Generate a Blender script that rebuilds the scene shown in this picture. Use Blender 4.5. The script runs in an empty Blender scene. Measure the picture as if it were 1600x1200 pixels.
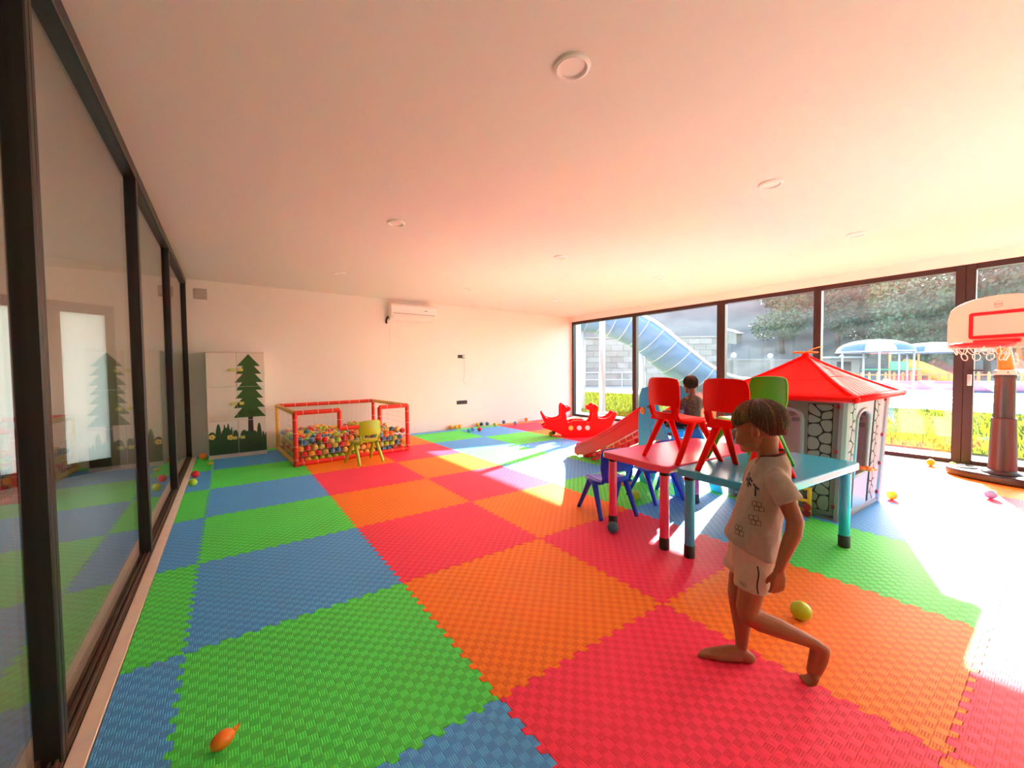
import bpy, bmesh, math, random
from math import sin, cos, pi, radians, sqrt
from mathutils import Vector, Matrix
from mathutils.bvhtree import BVHTree
from mathutils import noise as mnoise
D = bpy.data
S = bpy.context.scene
COL = S.collection

# ------------------------------------------------------------------ camera
cam = D.cameras.new('camera'); camo = D.objects.new('camera', cam); COL.objects.link(camo)
FPX = 625.357
cam.sensor_fit = 'HORIZONTAL'; cam.sensor_width = 36.0; cam.lens = FPX/1600*36.0
cam.clip_start = 0.02; cam.clip_end = 400
yaw, pitch, roll = 0.617678, 0.035485, -0.010243
fwd = Vector((sin(yaw)*cos(pitch), cos(yaw)*cos(pitch), -sin(pitch)))
rgt = Vector((cos(yaw), -sin(yaw), 0)); up = rgt.cross(fwd)
r2 = rgt*cos(roll)+up*sin(roll); u2 = -rgt*sin(roll)+up*cos(roll)
camo.matrix_world = Matrix(((r2.x, u2.x, -fwd.x, 0.193), (r2.y, u2.y, -fwd.y, -1.2253), (r2.z, u2.z, -fwd.z, 1.2344), (0, 0, 0, 1)))
S.camera = camo

# ------------------------------------------------------------------ world, sun, exposure
W = D.worlds.new('sky'); S.world = W; W.use_nodes = True
nt = W.node_tree; nt.nodes.clear()
sky = nt.nodes.new('ShaderNodeTexSky'); sky.sky_type = 'NISHITA'; sky.sun_disc = False
sky.sun_elevation = radians(24.2); sky.sun_rotation = radians(72.2); sky.air_density = 1.0; sky.dust_density = 2.0; sky.ozone_density = 1.0
bg = nt.nodes.new('ShaderNodeBackground'); bg.inputs[1].default_value = 0.42
wo = nt.nodes.new('ShaderNodeOutputWorld')
nt.links.new(sky.outputs[0], bg.inputs[0]); nt.links.new(bg.outputs[0], wo.inputs[0])
sd = D.lights.new('sun', 'SUN'); sd.energy = 11.0; sd.angle = radians(0.6); sd.color = (1.0, 0.96, 0.90)
so = D.objects.new('sun', sd); COL.objects.link(so); so.location = (30, 8, 14)
sdir = Vector((-0.952*cos(radians(24.2)), -0.305*cos(radians(24.2)), -sin(radians(24.2))))
so.rotation_mode = 'QUATERNION'; so.rotation_quaternion = sdir.to_track_quat('-Z', 'Y')
S.view_settings.view_transform = 'Standard'; S.view_settings.look = 'None'
S.view_settings.gamma = 1.0; S.view_settings.use_curve_mapping = False
S.view_settings.exposure = 2.24
S.cycles.use_denoising = True
S.cycles.max_bounces = 14; S.cycles.diffuse_bounces = 8; S.cycles.glossy_bounces = 4
S.cycles.transparent_max_bounces = 24; S.cycles.transmission_bounces = 6
S.cycles.sample_clamp_indirect = 12.0
S.cycles.caustics_reflective = False; S.cycles.caustics_refractive = False

# ------------------------------------------------------------------ materials
MATS = {}
def mat(name, color, rough=0.5, metal=0.0, spec=0.5, bump=0.0, bscale=40.0, trans=0.0, var=0.0, vscale=3.0, sub=0.0, coat=0.0, emis=None):
    if name in MATS: return MATS[name]
    m = D.materials.new(name); m.use_nodes = True
    n = m.node_tree.nodes; L = m.node_tree.links; b = n['Principled BSDF']
    b.inputs['Base Color'].default_value = (*color, 1); b.inputs['Roughness'].default_value = rough
    b.inputs['Metallic'].default_value = metal; b.inputs['Specular IOR Level'].default_value = spec
    b.inputs['Coat Weight'].default_value = coat
    if trans: b.inputs['Transmission Weight'].default_value = trans
    if sub:
        b.inputs['Subsurface Weight'].default_value = sub; b.inputs['Subsurface Radius'].default_value = (1, .35, .2); b.inputs['Subsurface Scale'].default_value = 0.012
    if emis:
        b.inputs['Emission Color'].default_value = (*emis[0], 1); b.inputs['Emission Strength'].default_value = emis[1]
    tc = n.new('ShaderNodeTexCoord')
    if bump:
        t = n.new('ShaderNodeTexNoise'); t.inputs['Scale'].default_value = bscale; t.inputs['Detail'].default_value = 4
        L.new(tc.outputs['Object'], t.inputs['Vector'])
        bp = n.new('ShaderNodeBump'); bp.inputs['Strength'].default_value = bump; bp.inputs['Distance'].default_value = 0.01
        L.new(t.outputs['Fac'], bp.inputs['Height']); L.new(bp.outputs['Normal'], b.inputs['Normal'])
    if var:
        t = n.new('ShaderNodeTexNoise'); t.inputs['Scale'].default_value = vscale; t.inputs['Detail'].default_value = 5
        L.new(tc.outputs['Object'], t.inputs['Vector'])
        mx = n.new('ShaderNodeMix'); mx.data_type = 'RGBA'
        mx.inputs['A'].default_value = (*[max(0, c*(1-var)) for c in color], 1)
        mx.inputs['B'].default_value = (*[min(1, c*(1+var)) for c in color], 1)
        L.new(t.outputs['Fac'], mx.inputs['Factor']); L.new(mx.outputs['Result'], b.inputs['Base Color'])
    MATS[name] = m
    return m

def glass_mat(name, tint=(1, 1, 1), ior=1.6, dust=0.0, dustcol=(.8, .85, .9), swirl=False):
    """thin pane: fresnel mirror reflection over clear transmission, optional layer of real dust"""
    m = D.materials.new(name); m.use_nodes = True; n = m.node_tree.nodes; L = m.node_tree.links; n.clear()
    out = n.new('ShaderNodeOutputMaterial'); tr = n.new('ShaderNodeBsdfTransparent'); tr.inputs[0].default_value = (*tint, 1)
    gl = n.new('ShaderNodeBsdfGlossy'); gl.inputs['Roughness'].default_value = 0.0
    fr = n.new('ShaderNodeFresnel'); geo = n.new('ShaderNodeNewGeometry')
    ma = n.new('ShaderNodeMath'); ma.operation = 'MULTIPLY_ADD'; ma.inputs[1].default_value = -(ior-1/ior); ma.inputs[2].default_value = ior
    L.new(geo.outputs['Backfacing'], ma.inputs[0]); L.new(ma.outputs[0], fr.inputs['IOR'])
    mx = n.new('ShaderNodeMixShader'); L.new(fr.outputs[0], mx.inputs[0]); L.new(tr.outputs[0], mx.inputs[1]); L.new(gl.outputs[0], mx.inputs[2])
    last = mx
    if dust:
        tl = n.new('ShaderNodeBsdfTranslucent'); tl.inputs[0].default_value = (*dustcol, 1)
        df = n.new('ShaderNodeBsdfDiffuse'); df.inputs[0].default_value = (*dustcol, 1)
        dm = n.new('ShaderNodeMixShader'); dm.inputs[0].default_value = 0.35
        L.new(tl.outputs[0], dm.inputs[1]); L.new(df.outputs[0], dm.inputs[2])
        tc = n.new('ShaderNodeTexCoord'); mp = n.new('ShaderNodeMapping')
        L.new(tc.outputs['Object'], mp.inputs[0])
        wv = n.new('ShaderNodeTexWave'); wv.wave_type = 'RINGS'; wv.rings_direction = 'X'; wv.inputs['Scale'].default_value = 1.1
        wv.inputs['Distortion'].default_value = 9.0; wv.inputs['Detail'].default_value = 4; wv.inputs['Detail Scale'].default_value = 1.4
        mp.inputs['Location'].default_value = (0, 0.2, 0.3)
        L.new(mp.outputs[0], wv.inputs[0])
        nz = n.new('ShaderNodeTexNoise'); nz.inputs['Scale'].default_value = 1.7; nz.inputs['Detail'].default_value = 6
        L.new(tc.outputs['Object'], nz.inputs['Vector'])
        q = n.new('ShaderNodeMath'); q.operation = 'MULTIPLY'; L.new(wv.outputs['Fac'], q.inputs[0]); L.new(nz.outputs['Fac'], q.inputs[1])
        mr = n.new('ShaderNodeMapRange'); mr.inputs['From Min'].default_value = 0; mr.inputs['From Max'].default_value = 0.6
        mr.inputs['To Min'].default_value = dust*0.55; mr.inputs['To Max'].default_value = dust*1.35
        L.new(q.outputs[0], mr.inputs['Value'])
        m2 = n.new('ShaderNodeMixShader'); L.new(mr.outputs[0], m2.inputs[0]); L.new(mx.outputs[0], m2.inputs[1]); L.new(dm.outputs[0], m2.inputs[2])
        last = m2
    L.new(last.outputs[0], out.inputs[0]); MATS[name] = m
    return m

def foam_mat(name, color):
    m = D.materials.new(name); m.use_nodes = True; n = m.node_tree.nodes; L = m.node_tree.links; b = n['Principled BSDF']
    geo = n.new('ShaderNodeNewGeometry'); sp = n.new('ShaderNodeSeparateXYZ'); L.new(geo.outputs['Position'], sp.inputs[0])
    C = 0.0315
    def M(op, a, c=None, d=None):
        k = n.new('ShaderNodeMath'); k.operation = op
        for i, v in enumerate((a, c, d)):
            if v is None: continue
            if isinstance(v, (int, float)): k.inputs[i].default_value = v
            else: L.new(v, k.inputs[i])
        return k.outputs[0]
    x = M('DIVIDE', sp.outputs[0], C); y = M('DIVIDE', sp.outputs[1], C)
    ck = M('MODULO', M('ADD', M('ADD', M('FLOOR', x), M('FLOOR', y)), 2000.0), 2.0)       # 0 / 1 cells
    co = M('ADD', M('MULTIPLY', x, ck), M('MULTIPLY', y, M('SUBTRACT', 1.0, ck)))
    st = M('FRACT', M('ADD', M('MULTIPLY', co, 4.0), 1000.0))
    ridge = M('SMOOTH_MIN', M('MULTIPLY', M('PINGPONG', st, 0.5), 4.0), 1.0, 0.3)
    fx = M('MULTIPLY', M('PINGPONG', M('FRACT', M('ADD', x, 1000.0)), 0.5), 14.0); fy = M('MULTIPLY', M('PINGPONG', M('FRACT', M('ADD', y, 1000.0)), 0.5), 14.0)
    edge = M('MINIMUM', M('MINIMUM', fx, fy), 1.0)
    h = M('MULTIPLY', ridge, edge)
    bp = n.new('ShaderNodeBump'); bp.inputs['Strength'].default_value = 0.8; bp.inputs['Distance'].default_value = 0.0015
    L.new(h, bp.inputs['Height']); L.new(bp.outputs['Normal'], b.inputs['Normal'])
    # groove shade and weave sheen painted in: grooves and alternate cells deeper in colour
    nz = n.new('ShaderNodeTexNoise'); nz.inputs['Scale'].default_value = 2.2; nz.inputs['Detail'].default_value = 6; L.new(geo.outputs['Position'], nz.inputs['Vector'])
    v = M('ADD', M('MULTIPLY', h, 0.22), M('MULTIPLY', ck, 0.34)); v = M('ADD', v, M('MULTIPLY', nz.outputs['Fac'], 0.22)); v = M('ADD', v, 0.62)
    mx = n.new('ShaderNodeVectorMath'); mx.operation = 'SCALE'; mx.inputs[0].default_value = color; L.new(v, mx.inputs['Scale'])
    L.new(mx.outputs[0], b.inputs['Base Color']); b.inputs['Roughness'].default_value = 0.5; b.inputs['Specular IOR Level'].default_value = 0.25
    MATS[name] = m
    return m

# ------------------------------------------------------------------ mesh helpers
def basis(d):
    d = Vector(d).normalized(); a = Vector((0, 0, 1)) if abs(d.z) < 0.9 else Vector((1, 0, 0))
    u = d.cross(a).normalized(); return u, d.cross(u).normalized()
class MB:
    def __init__(s): s.v = []; s.f = []
    def add(s, vs, fs):
        o = len(s.v); s.v += [tuple(q) for q in vs]; s.f += [tuple(i+o for i in q) for q in fs]; return s
    def box(s, c, z, rz=0.0, R=None):
        hx, hy, hz = z[0]/2, z[1]/2, z[2]/2
        P = [Vector((i*hx, j*hy, k*hz)) for k in (-1, 1) for j in (-1, 1) for i in (-1, 1)]
        if rz: R = Matrix.Rotation(rz, 3, 'Z')
        if R: P = [R @ p for p in P]
        c = Vector(c)
        return s.add([p+c for p in P], [(0, 2, 3, 1), (4, 5, 7, 6), (0, 1, 5, 4), (2, 6, 7, 3), (0, 4, 6, 2), (1, 3, 7, 5)])
    def b2(s, lo, hi): return s.box([(a+b)/2 for a, b in zip(lo, hi)], [abs(b-a) for a, b in zip(lo, hi)])
    def tube(s, pts, r, n=10, closed=False, cap=True, sq=1.0, up=None):
        pts = [Vector(p) for p in pts]; m = len(pts); rs = r if isinstance(r, (list, tuple)) else [r]*m
        vs = []; pu = None
        for i, p in enumerate(pts):
            a = pts[i-1] if (i > 0 or closed) else p; b = pts[(i+1) % m] if (i < m-1 or closed) else p
            d = (b-a).normalized()
            if pu is None: u, w = basis(d) if up is None else ((Vector(up)-d*d.dot(Vector(up))).normalized(), None)
            else: u = (pu-d*pu.dot(d)).normalized()
            w = d.cross(u).normalized(); pu = u
            for k in range(n):
                t = 2*pi*k/n; vs.append(p+u*cos(t)*rs[i]+w*sin(t)*rs[i]*sq)
        fs = []
        for i in range(m if closed else m-1):
            j = (i+1) % m
            for k in range(n): fs.append((i*n+k, i*n+(k+1) % n, j*n+(k+1) % n, j*n+k))
        if cap and not closed: fs.append(tuple(range(n))[::-1]); fs.append(tuple((m-1)*n+k for k in range(n)))
        return s.add(vs, fs)
    def cyl(s, a, b, r, r2=None, n=16): return s.tube([a, b], [r, r if r2 is None else r2], n)
    def lathe(s, prof, n=24, c=(0, 0, 0), cap=True, sx=1, sy=1):
        vs = [(c[0]+r*cos(2*pi*k/n)*sx, c[1]+r*sin(2*pi*k/n)*sy, c[2]+z) for r, z in prof for k in range(n)]
        fs = [(i*n+k, i*n+(k+1) % n, (i+1)*n+(k+1) % n, (i+1)*n+k) for i in range(len(prof)-1) for k in range(n)]
        if cap: fs.append(tuple(range(n))[::-1]); fs.append(tuple((len(prof)-1)*n+k for k in range(n)))
        return s.add(vs, fs)
    def ball(s, c, r, n=16, m=10, R=None):
        r = r if isinstance(r, (list, tuple)) else (r, r, r); vs = [Vector((0, 0, -r[2]))]
        for i in range(1, m):
            t = -pi/2+pi*i/m
            for k in range(n): vs.append(Vector((r[0]*cos(t)*cos(2*pi*k/n), r[1]*cos(t)*sin(2*pi*k/n), r[2]*sin(t))))
        vs.append(Vector((0, 0, r[2])))
        fs = [(0, 1+(k+1) % n, 1+k) for k in range(n)]
        for i in range(m-2):
            for k in range(n): fs.append((1+i*n+k, 1+i*n+(k+1) % n, 1+(i+1)*n+(k+1) % n, 1+(i+1)*n+k))
        e = len(vs)-1; fs += [(1+(m-2)*n+k, 1+(m-2)*n+(k+1) % n, e) for k in range(n)]
        c = Vector(c)
        return s.add([(R @ v if R else v)+c for v in vs], fs)
    def prism(s, poly, h0, h1, M=None):
        """2D outline extruded; M maps (a, b, h) to local xyz"""
        M = M or (lambda a, b, h: (a, b, h)); n = len(poly)
        return s.add([M(a, b, h0) for a, b in poly]+[M(a, b, h1) for a, b in poly],
                     [tuple(range(n))[::-1], tuple(range(n, 2*n))]+[(i, (i+1) % n, n+(i+1) % n, n+i) for i in range(n)])
    def grid(s, fn, nu, nv, skip=None):
        vs = [fn(i/nu, j/nv) for j in range(nv+1) for i in range(nu+1)]
        fs = [(j*(nu+1)+i, j*(nu+1)+i+1, (j+1)*(nu+1)+i+1, (j+1)*(nu+1)+i) for j in range(nv) for i in range(nu) if not (skip and skip((i+.5)/nu, (j+.5)/nv))]
        return s.add(vs, fs)
    def mesh(s, name, smooth=False, fix=True):
        me = D.meshes.new(name); me.from_pydata(s.v, [], s.f); me.update()
        if fix:
            bm = bmesh.new(); bm.from_mesh(me); bmesh.ops.recalc_face_normals(bm, faces=bm.faces); bm.to_mesh(me); bm.free()
        if smooth: me.shade_smooth()
        return me
    def build(s, name, m, parent=None, loc=(0, 0, 0), smooth=False, bevel=0, seg=2, solid=0, sub=0, fix=True, auto=False):
        me = s.mesh(name, smooth or auto, fix)
        if auto: me.set_sharp_from_angle(angle=radians(40))
        if m: me.materials.append(m)
        return link(name, me, parent, loc, bevel, seg, solid, sub)
def link(name, me, parent=None, loc=(0, 0, 0), bevel=0, seg=2, solid=0, sub=0):
    o = D.objects.new(name, me); COL.objects.link(o); o.location = loc
    if parent: o.parent = parent
    if sub:
        q = o.modifiers.new('sub', 'SUBSURF'); q.levels = sub; q.render_levels = sub
    if solid:
        q = o.modifiers.new('solid', 'SOLIDIFY'); q.thickness = solid; q.offset = 0
    if bevel:
        q = o.modifiers.new('bevel', 'BEVEL'); q.width = bevel; q.segments = seg; q.limit_method = 'ANGLE'; q.angle_limit = radians(40)
    return o
def empty(name, loc=(0, 0, 0), rz=0.0):
    o = D.objects.new(name, None); COL.objects.link(o); o.location = loc; o.rotation_euler = (0, 0, rz); o.empty_display_size = 0.1; return o
def tag(o, label=None, cat=None, group=None, kind=None):
    if label: o['label'] = label
    if cat: o['category'] = cat
    if group: o['group'] = group
    if kind: o['kind'] = kind
    return o
def struct(o, label=None): o['kind'] = 'structure'; o['label'] = label if label else o['label'] if 'label' in o else o.name; return o
def clip(poly, a, b, c):
    """keep the part of a 2D polygon where a*x+b*y<=c"""
    out = []
    for i in range(len(poly)):
        p, q = poly[i], poly[(i+1) % len(poly)]; dp = a*p[0]+b*p[1]-c; dq = a*q[0]+b*q[1]-c
        if dp <= 0: out.append(p)
        if dp*dq < 0: t = dp/(dp-dq); out.append((p[0]+t*(q[0]-p[0]), p[1]+t*(q[1]-p[1])))
    return out
def rrect(x0, y0, x1, y1, r, n=5):
    P = []
    for cx, cy, a in ((x1-r, y1-r, 0), (x0+r, y1-r, 90), (x0+r, y0+r, 180), (x1-r, y0+r, 270)):
        for k in range(n+1): t = radians(a+90*k/n); P.append((cx+r*cos(t), cy+r*sin(t)))
    return P
def remeshed(mb, name, m, parent, voxel, smooth_it=4, loc=(0, 0, 0), disp=None):
    """fuse overlapping volumes into one continuous surface"""
    me = mb.mesh(name); o = D.objects.new(name, me); COL.objects.link(o)
    q = o.modifiers.new('r', 'REMESH'); q.mode = 'VOXEL'; q.voxel_size = voxel; q.use_smooth_shade = True
    if smooth_it: q = o.modifiers.new('s', 'SMOOTH'); q.factor = 0.5; q.iterations = smooth_it
    dg = bpy.context.evaluated_depsgraph_get(); me2 = D.meshes.new_from_object(o.evaluated_get(dg))
    o.modifiers.clear(); o.data = me2; D.meshes.remove(me); me2.name = name
    if disp:
        me2.calc_loop_triangles() if hasattr(me2, 'calc_loop_triangles') else None
        nrm = [v.normal.copy() for v in me2.vertices]
        for v, nn in zip(me2.vertices, nrm): v.co += nn*disp(v.co)
    me2.shade_smooth(); me2.materials.clear(); me2.materials.append(m); o.location = loc
    if parent: o.parent = parent
    return o
def chain(mb, pts, n=14):
    """tapered limb through (x,y,z,r) joints"""
    P = [Vector(p[:3]) for p in pts]; R = [p[3] for p in pts]
    for p, r in zip(P, R): mb.ball(p, r, n, 10)
    for i in range(len(P)-1):
        mb.tube([P[i], P[i+1]], [R[i], R[i+1]], n)
rnd = random.Random(7)
# ------------------------------------------------------------------ room
PAINT = mat('wall_paint', (.85, .82, .77), 0.75, bump=0.05, bscale=220, spec=.25)
CEILP = mat('ceiling_paint', (.82, .80, .76), 0.85, bump=0.05, bscale=300, spec=.2)
BLACKF = mat('black_frame', (.012, .010, .010), 0.38)
BROWNF = mat('dark_brown_frame', (.013, .009, .009), 0.4)
CREAM = mat('cream_sill', (.88, .80, .68), 0.5, var=.12, vscale=14)
TRACK = mat('brown_track', (.10, .065, .045), 0.45, var=.3, vscale=25)
SCREED = mat('screed', (.35, .33, .3), 0.9)
GL_L = glass_mat('partition_glass', (.93, .96, .94), ior=1.9)
GL_R = glass_mat('dusty_window_glass', (.95, .97, .97), dust=0.009, dustcol=(.62, .72, .78))
YB0, YB1 = 6.30, 6.52            # back wall at its left and right end
RX = 7.68; LX = -0.30; CZ = 2.60; YR = -3.6

fl = struct(MB().b2((-0.36, YR, -0.16), (RX+.05, 6.56, -0.0125)).build('floor', SCREED), 'floor under the puzzle mats')
FO = {'g': foam_mat('green_foam', (.09, .90, .13)), 'b': foam_mat('blue_foam', (.09, .45, 1.0)),
      'r': foam_mat('red_foam', (1.0, .05, .13)), 'o': foam_mat('orange_foam', (1.0, .25, .02))}
def colour(i, j):
    ev = (j % 2 == 0)
    if i == -1: return 'b' if ev else 'g'
    if i == 0: return 'g' if ev else 'b'
    if i == 1: return 'o' if ev else 'r'
    if i == 2: return 'r' if ev else 'o'
    if i == 3: return 'b' if ev else 'g'
    if i == 4: return 'g' if ev else 'b'
    if i == 5: return 'o' if ev else 'r'
    return 'r' if ev else 'o'
def gx(i): return {-1: -.205, 0: 0, 1: .99, 2: 2.02, 3: 3.03}.get(i, i*1.01)
def gy(j): return j*1.018
def edge2(L, n=12, a=.011):
    """interlocking teeth along an edge of length L: (t, offset) pairs"""
    P = [(0, 0), (.02, 0)]; p = (L-.04)/n; s = .055*p*1.4
    for k in range(n):
        t = .02+k*p
        P += [(t+(0 if k == 0 else s), -a), (t+p/2-s, -a), (t+p/2+s, a)] if 0 else [(t+(.004 if k == 0 else s), -a), (t+p/2-s, -a), (t+p/2-s-.002, a), (t+p-(s if k < n-1 else .004), a)]
    P += [(L-.02, 0), (L, 0)]
    return P
Y0M, Y1M = -3.56, 6.30
def mat_outline(i, j):
    x0, x1, y0, y1 = gx(i), gx(i+1), gy(j), gy(j+1)
    cutx1 = x1 > 7.45; cuty0 = y0 < Y0M; cuty1 = y1 > 6.2
    x1 = 7.50 if cutx1 else x1; y0 = Y0M if cuty0 else y0; y1 = 6.285 if cuty1 else y1
    wx, wy = gx(i+1)-gx(i), gy(j+1)-gy(j)
    def e(L, n, full, keepmax):
        return [(t, o) for t, o in edge2(full, n) if t < keepmax-.03]
    P = []
    nx = 12 if i >= 0 else 3
    lim = x1-x0
    if not cuty0: P += [(x0+t, y0+o) for t, o in edge2(wx, nx) if t <= lim-.02 or not cutx1]
    else: P += [(x0, y0)]
    P.append((x1, y0))
    if not cutx1: P += [(x1+o, gy(j)+t) for t, o in edge2(wy) if y0+.01 < gy(j)+t < y1-.01]
    P.append((x1, y1))
    if not cuty1: P += [(x0+t, y1+o) for t, o in reversed(edge2(wx, nx)) if (t <= lim-.02 or not cutx1)]
    else: P += [(x0, y1)]
    if i > -1: P += [(x0+o, gy(j)+t) for t, o in reversed(edge2(wy)) if y0+.01 < gy(j)+t < y1-.01]
    else: P.append((x0, y0))
    Q = []
    for p in P:
        if not Q or (abs(p[0]-Q[-1][0])+abs(p[1]-Q[-1][1])) > 1e-5: Q.append(p)
    if abs(Q[0][0]-Q[-1][0])+abs(Q[0][1]-Q[-1][1]) < 1e-5: Q.pop()
    return Q
def foam(i, j, poly=None):
    P = poly or mat_outline(i, j); cx = sum(p[0] for p in P)/len(P); cy = sum(p[1] for p in P)/len(P)
    g = .0012
    P = [(cx+(x-cx)*(1-g*2/max(.3, gx(i+1)-gx(i))), cy+(y-cy)*(1-g*2)) for x, y in P]
    P = [(x-cx, y-cy) for x, y in P]
    dz = rnd.uniform(-.0005, .0004)
    MB().prism(P, -.012, dz).build('foam_mat', FO[colour(i, j)], fl, loc=(cx, cy, 0), fix=True)
for i in range(-1, 8):
    for j in range(-4, 7):
        if (i, j) == (2, -1):                    # this orange square is two cut halves
            P = mat_outline(i, j); m0 = 2.53
            foam(i, j, clip(P, 1, 0, m0)); foam(i, j, clip(P, -1, 0, -m0)); continue
        foam(i, j)

ce = struct(MB().b2((-2.6, YR-.2, CZ), (RX+.45, 7.0, CZ+.25)).build('ceiling', CEILP), 'plain white ceiling')
w = MB().prism([(-.36, YB0-.0285), (8.0, YB1+.01), (8.0, YB1+.25), (-.36, YB1+.25)], -.16, CZ)
struct(w.build('wall_back', PAINT), 'plain painted back wall')
struct(MB().b2((-2.6, YR-.2, -.16), (RX+.3, YR, CZ)).build('wall_rear', PAINT), 'wall behind the viewer')
struct(MB().b2((RX-.06, YR, 2.47), (RX+.14, 6.52, CZ)).build('wall_right', PAINT), 'narrow wall strip above the big windows')
struct(MB().b2((7.505, YR, -.0125), (RX-.06, 6.5, .004)).build('trim_1', mat('threshold_stone', (.42, .36, .30), .6)), 'pale threshold strip along the big windows')

# big windows on the right
ys = [(6.49, .05), (4.51, .05), (2.58, .075), (1.10, .05), (-.42, .085), (-2.1, .05), (YR+.05, .05)]
for k in range(6):
    ya, ha = ys[k]; yb, hb = ys[k+1]
    r = struct(empty('window_%d' % (k+1), (RX, (ya+yb)/2, 0)), 'tall dark framed window pane number in the row on the right')
    r['label'] = ['leftmost tall window with dark frame beside the back wall', 'second tall dark framed window from the back wall', 'third tall dark framed window, the one behind the red chairs',
                  'fourth tall dark framed window, behind the playhouse roof', 'tall dark framed glass door behind the basketball hoop', 'tall dark framed window out of view'][k]
    f = MB(); cy = (ya+yb)/2
    f.b2((-.05, ya-cy-ha, 0), (.05, ya-cy, 2.47)); f.b2((-.05, yb-cy, 0), (.05, yb-cy+hb, 2.47))
    f.b2((-.05, yb-cy+hb, 2.40), (.05, ya-cy-ha, 2.47)); f.b2((-.05, yb-cy+hb, 0), (.05, ya-cy-ha, .055))
    f.build('window_frame', BROWNF, r, bevel=.004, seg=1)
    MB().b2((-.006, yb-cy+hb-.01, .045), (.006, ya-cy-ha+.01, 2.41)).build('pane', GL_R, r)
    if k == 4:
        h = MB(); h.b2((-.085, ya-cy-.075, .98), (-.05, ya-cy-.035, 1.12)); h.build('lock', mat('chrome', (.7, .7, .7), .2, 1), r, bevel=.006)
        h = MB(); h.tube([(-.06, ya-cy-.055, 1.17), (-.10, ya-cy-.055, 1.17), (-.10, ya-cy-.17, 1.17)], .009); h.build('door_handle', BLACKF, r, smooth=True)
# left glass partition
yl = [(6.24, 6.30), (4.22, 4.28), (2.41, 2.47), (.60, .68), (-1.2, -1.14), (-3.0, -2.94), (YR, YR+.05)]
for k in range(6):
    y0, y1 = yl[k+1][0]+.03, yl[k][0]+.03
    r = struct(empty('window_%d' % (k+7), (LX, (y0+y1)/2, 0)), ['narrow far pane of the black framed glass partition', 'middle pane of the glass partition on the left', 'large near pane of the glass partition on the left', 'glass partition pane at the left edge of the photo', 'glass partition pane behind the viewer', 'last glass partition pane behind the viewer'][k])
    cy = (y0+y1)/2; f = MB()
    f.b2((-.03, -(y1-y0)/2, .0), (.035, -(y1-y0)/2+.03, 2.53)); f.b2((-.03, (y1-y0)/2-.03, .0), (.035, (y1-y0)/2, 2.53))
    f.b2((-.04, -(y1-y0)/2, 2.525), (.04, (y1-y0)/2, 2.595))
    f.build('window_frame', BLACKF, r, bevel=.004, seg=1)
    f = MB(); f.b2((-.03, -(y1-y0)/2+.03, 0), (-.012, (y1-y0)/2-.03, .045)); f.b2((-.012, -(y1-y0)/2+.03, 0), (.035, (y1-y0)/2-.03, .012)); f.b2((.004, -(y1-y0)/2+.03, .012), (.010, (y1-y0)/2-.03, .026)); f.b2((.02, -(y1-y0)/2+.03, .012), (.026, (y1-y0)/2-.03, .026))
    f.build('bottom_track', TRACK, r)
    MB().b2((-.004, -(y1-y0)/2+.028, .03), (.004, (y1-y0)/2-.028, 2.53)).build('pane', GL_L, r)
struct(MB().b2((-.262, YR, -.0125), (-.208, 6.24, .006)).build('trim_2', CREAM, bevel=.002, seg=1), 'cream strip between glass partition and mats')
struct(MB().b2((LX-.05, 6.26, -.01), (LX+.03, 6.4, CZ)).build('wall_left', PAINT), 'short wall end beside the glass partition')
# the corridor behind the partition
struct(MB().b2((-2.6, YR-.2, -.16), (-.36, 6.45, -.004)).build('floor_corridor', mat('corridor_tile', (.50, .47, .43), .35, var=.1)), 'grey tiled corridor floor behind the glass')
struct(MB().b2((-2.75, YR, 0), (-2.6, 4.98, CZ)).build('wall_corridor', PAINT), 'corridor wall behind the glass')

dw = struct(empty('door_1', (-1.45, 5.7, 0), radians(36)), 'white glazed double door at the end of the corridor, seen through the partition')
DF = mat('door_frame_taupe', (.30, .25, .22), .5)
PAVE0 = mat('yard_paving', (.35, .34, .32), .8)
m = MB(); m.b2((-.55, -.03, 0), (-.47, .03, 2.1)); m.b2((.47, -.03, 0), (.55, .03, 2.1)); m.b2((-.47, -.03, 1.98), (.47, .03, 2.1)); m.b2((-.05, -.03, 0), (.05, .03, 1.98)); m.build('door_frame', DF, dw)
def frost():
    m = D.materials.new('frosted_glass'); m.use_nodes = True; n = m.node_tree.nodes; n.clear(); o = n.new('ShaderNodeOutputMaterial'); a = n.new('ShaderNodeBsdfTranslucent'); a.inputs[0].default_value = (.85, .84, .76, 1)
    b = n.new('ShaderNodeBsdfDiffuse'); b.inputs[0].default_value = (.7, .69, .62, 1); x = n.new('ShaderNodeMixShader'); x.inputs[0].default_value = .35; L = m.node_tree.links
    L.new(a.outputs[0], x.inputs[1]); L.new(b.outputs[0], x.inputs[2]); L.new(x.outputs[0], o.inputs[0]); return m
FROST = frost()
m = MB(); m.b2((-1.5, -.05, 0), (-.55, .05, CZ)); m.b2((.55, -.05, 0), (1.31, .05, CZ)); m.b2((-.55, -.05, 2.1), (.55, .05, CZ))
o = m.build('wall_corridor_end', PAINT, loc=(-1.45, 5.7, 0)); o.rotation_euler.z = radians(36); struct(o, 'slanting end wall of the corridor around the glazed door')
struct(MB().b2((-14, 4.0, -.3), (-.40, 22, -.17)).build('ground_yard', PAVE0), 'pale paved yard behind the corridor door')
for x in (-.26, .26):
    MB().b2((x-.21, -.02, 0), (x+.21, .02, .16)).build('bottom_rail', BLACKF, dw)
    MB().b2((x-.21, -.012, .16), (x+.21, .012, 1.98)).build('frosted_pane', FROST, dw)
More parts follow.
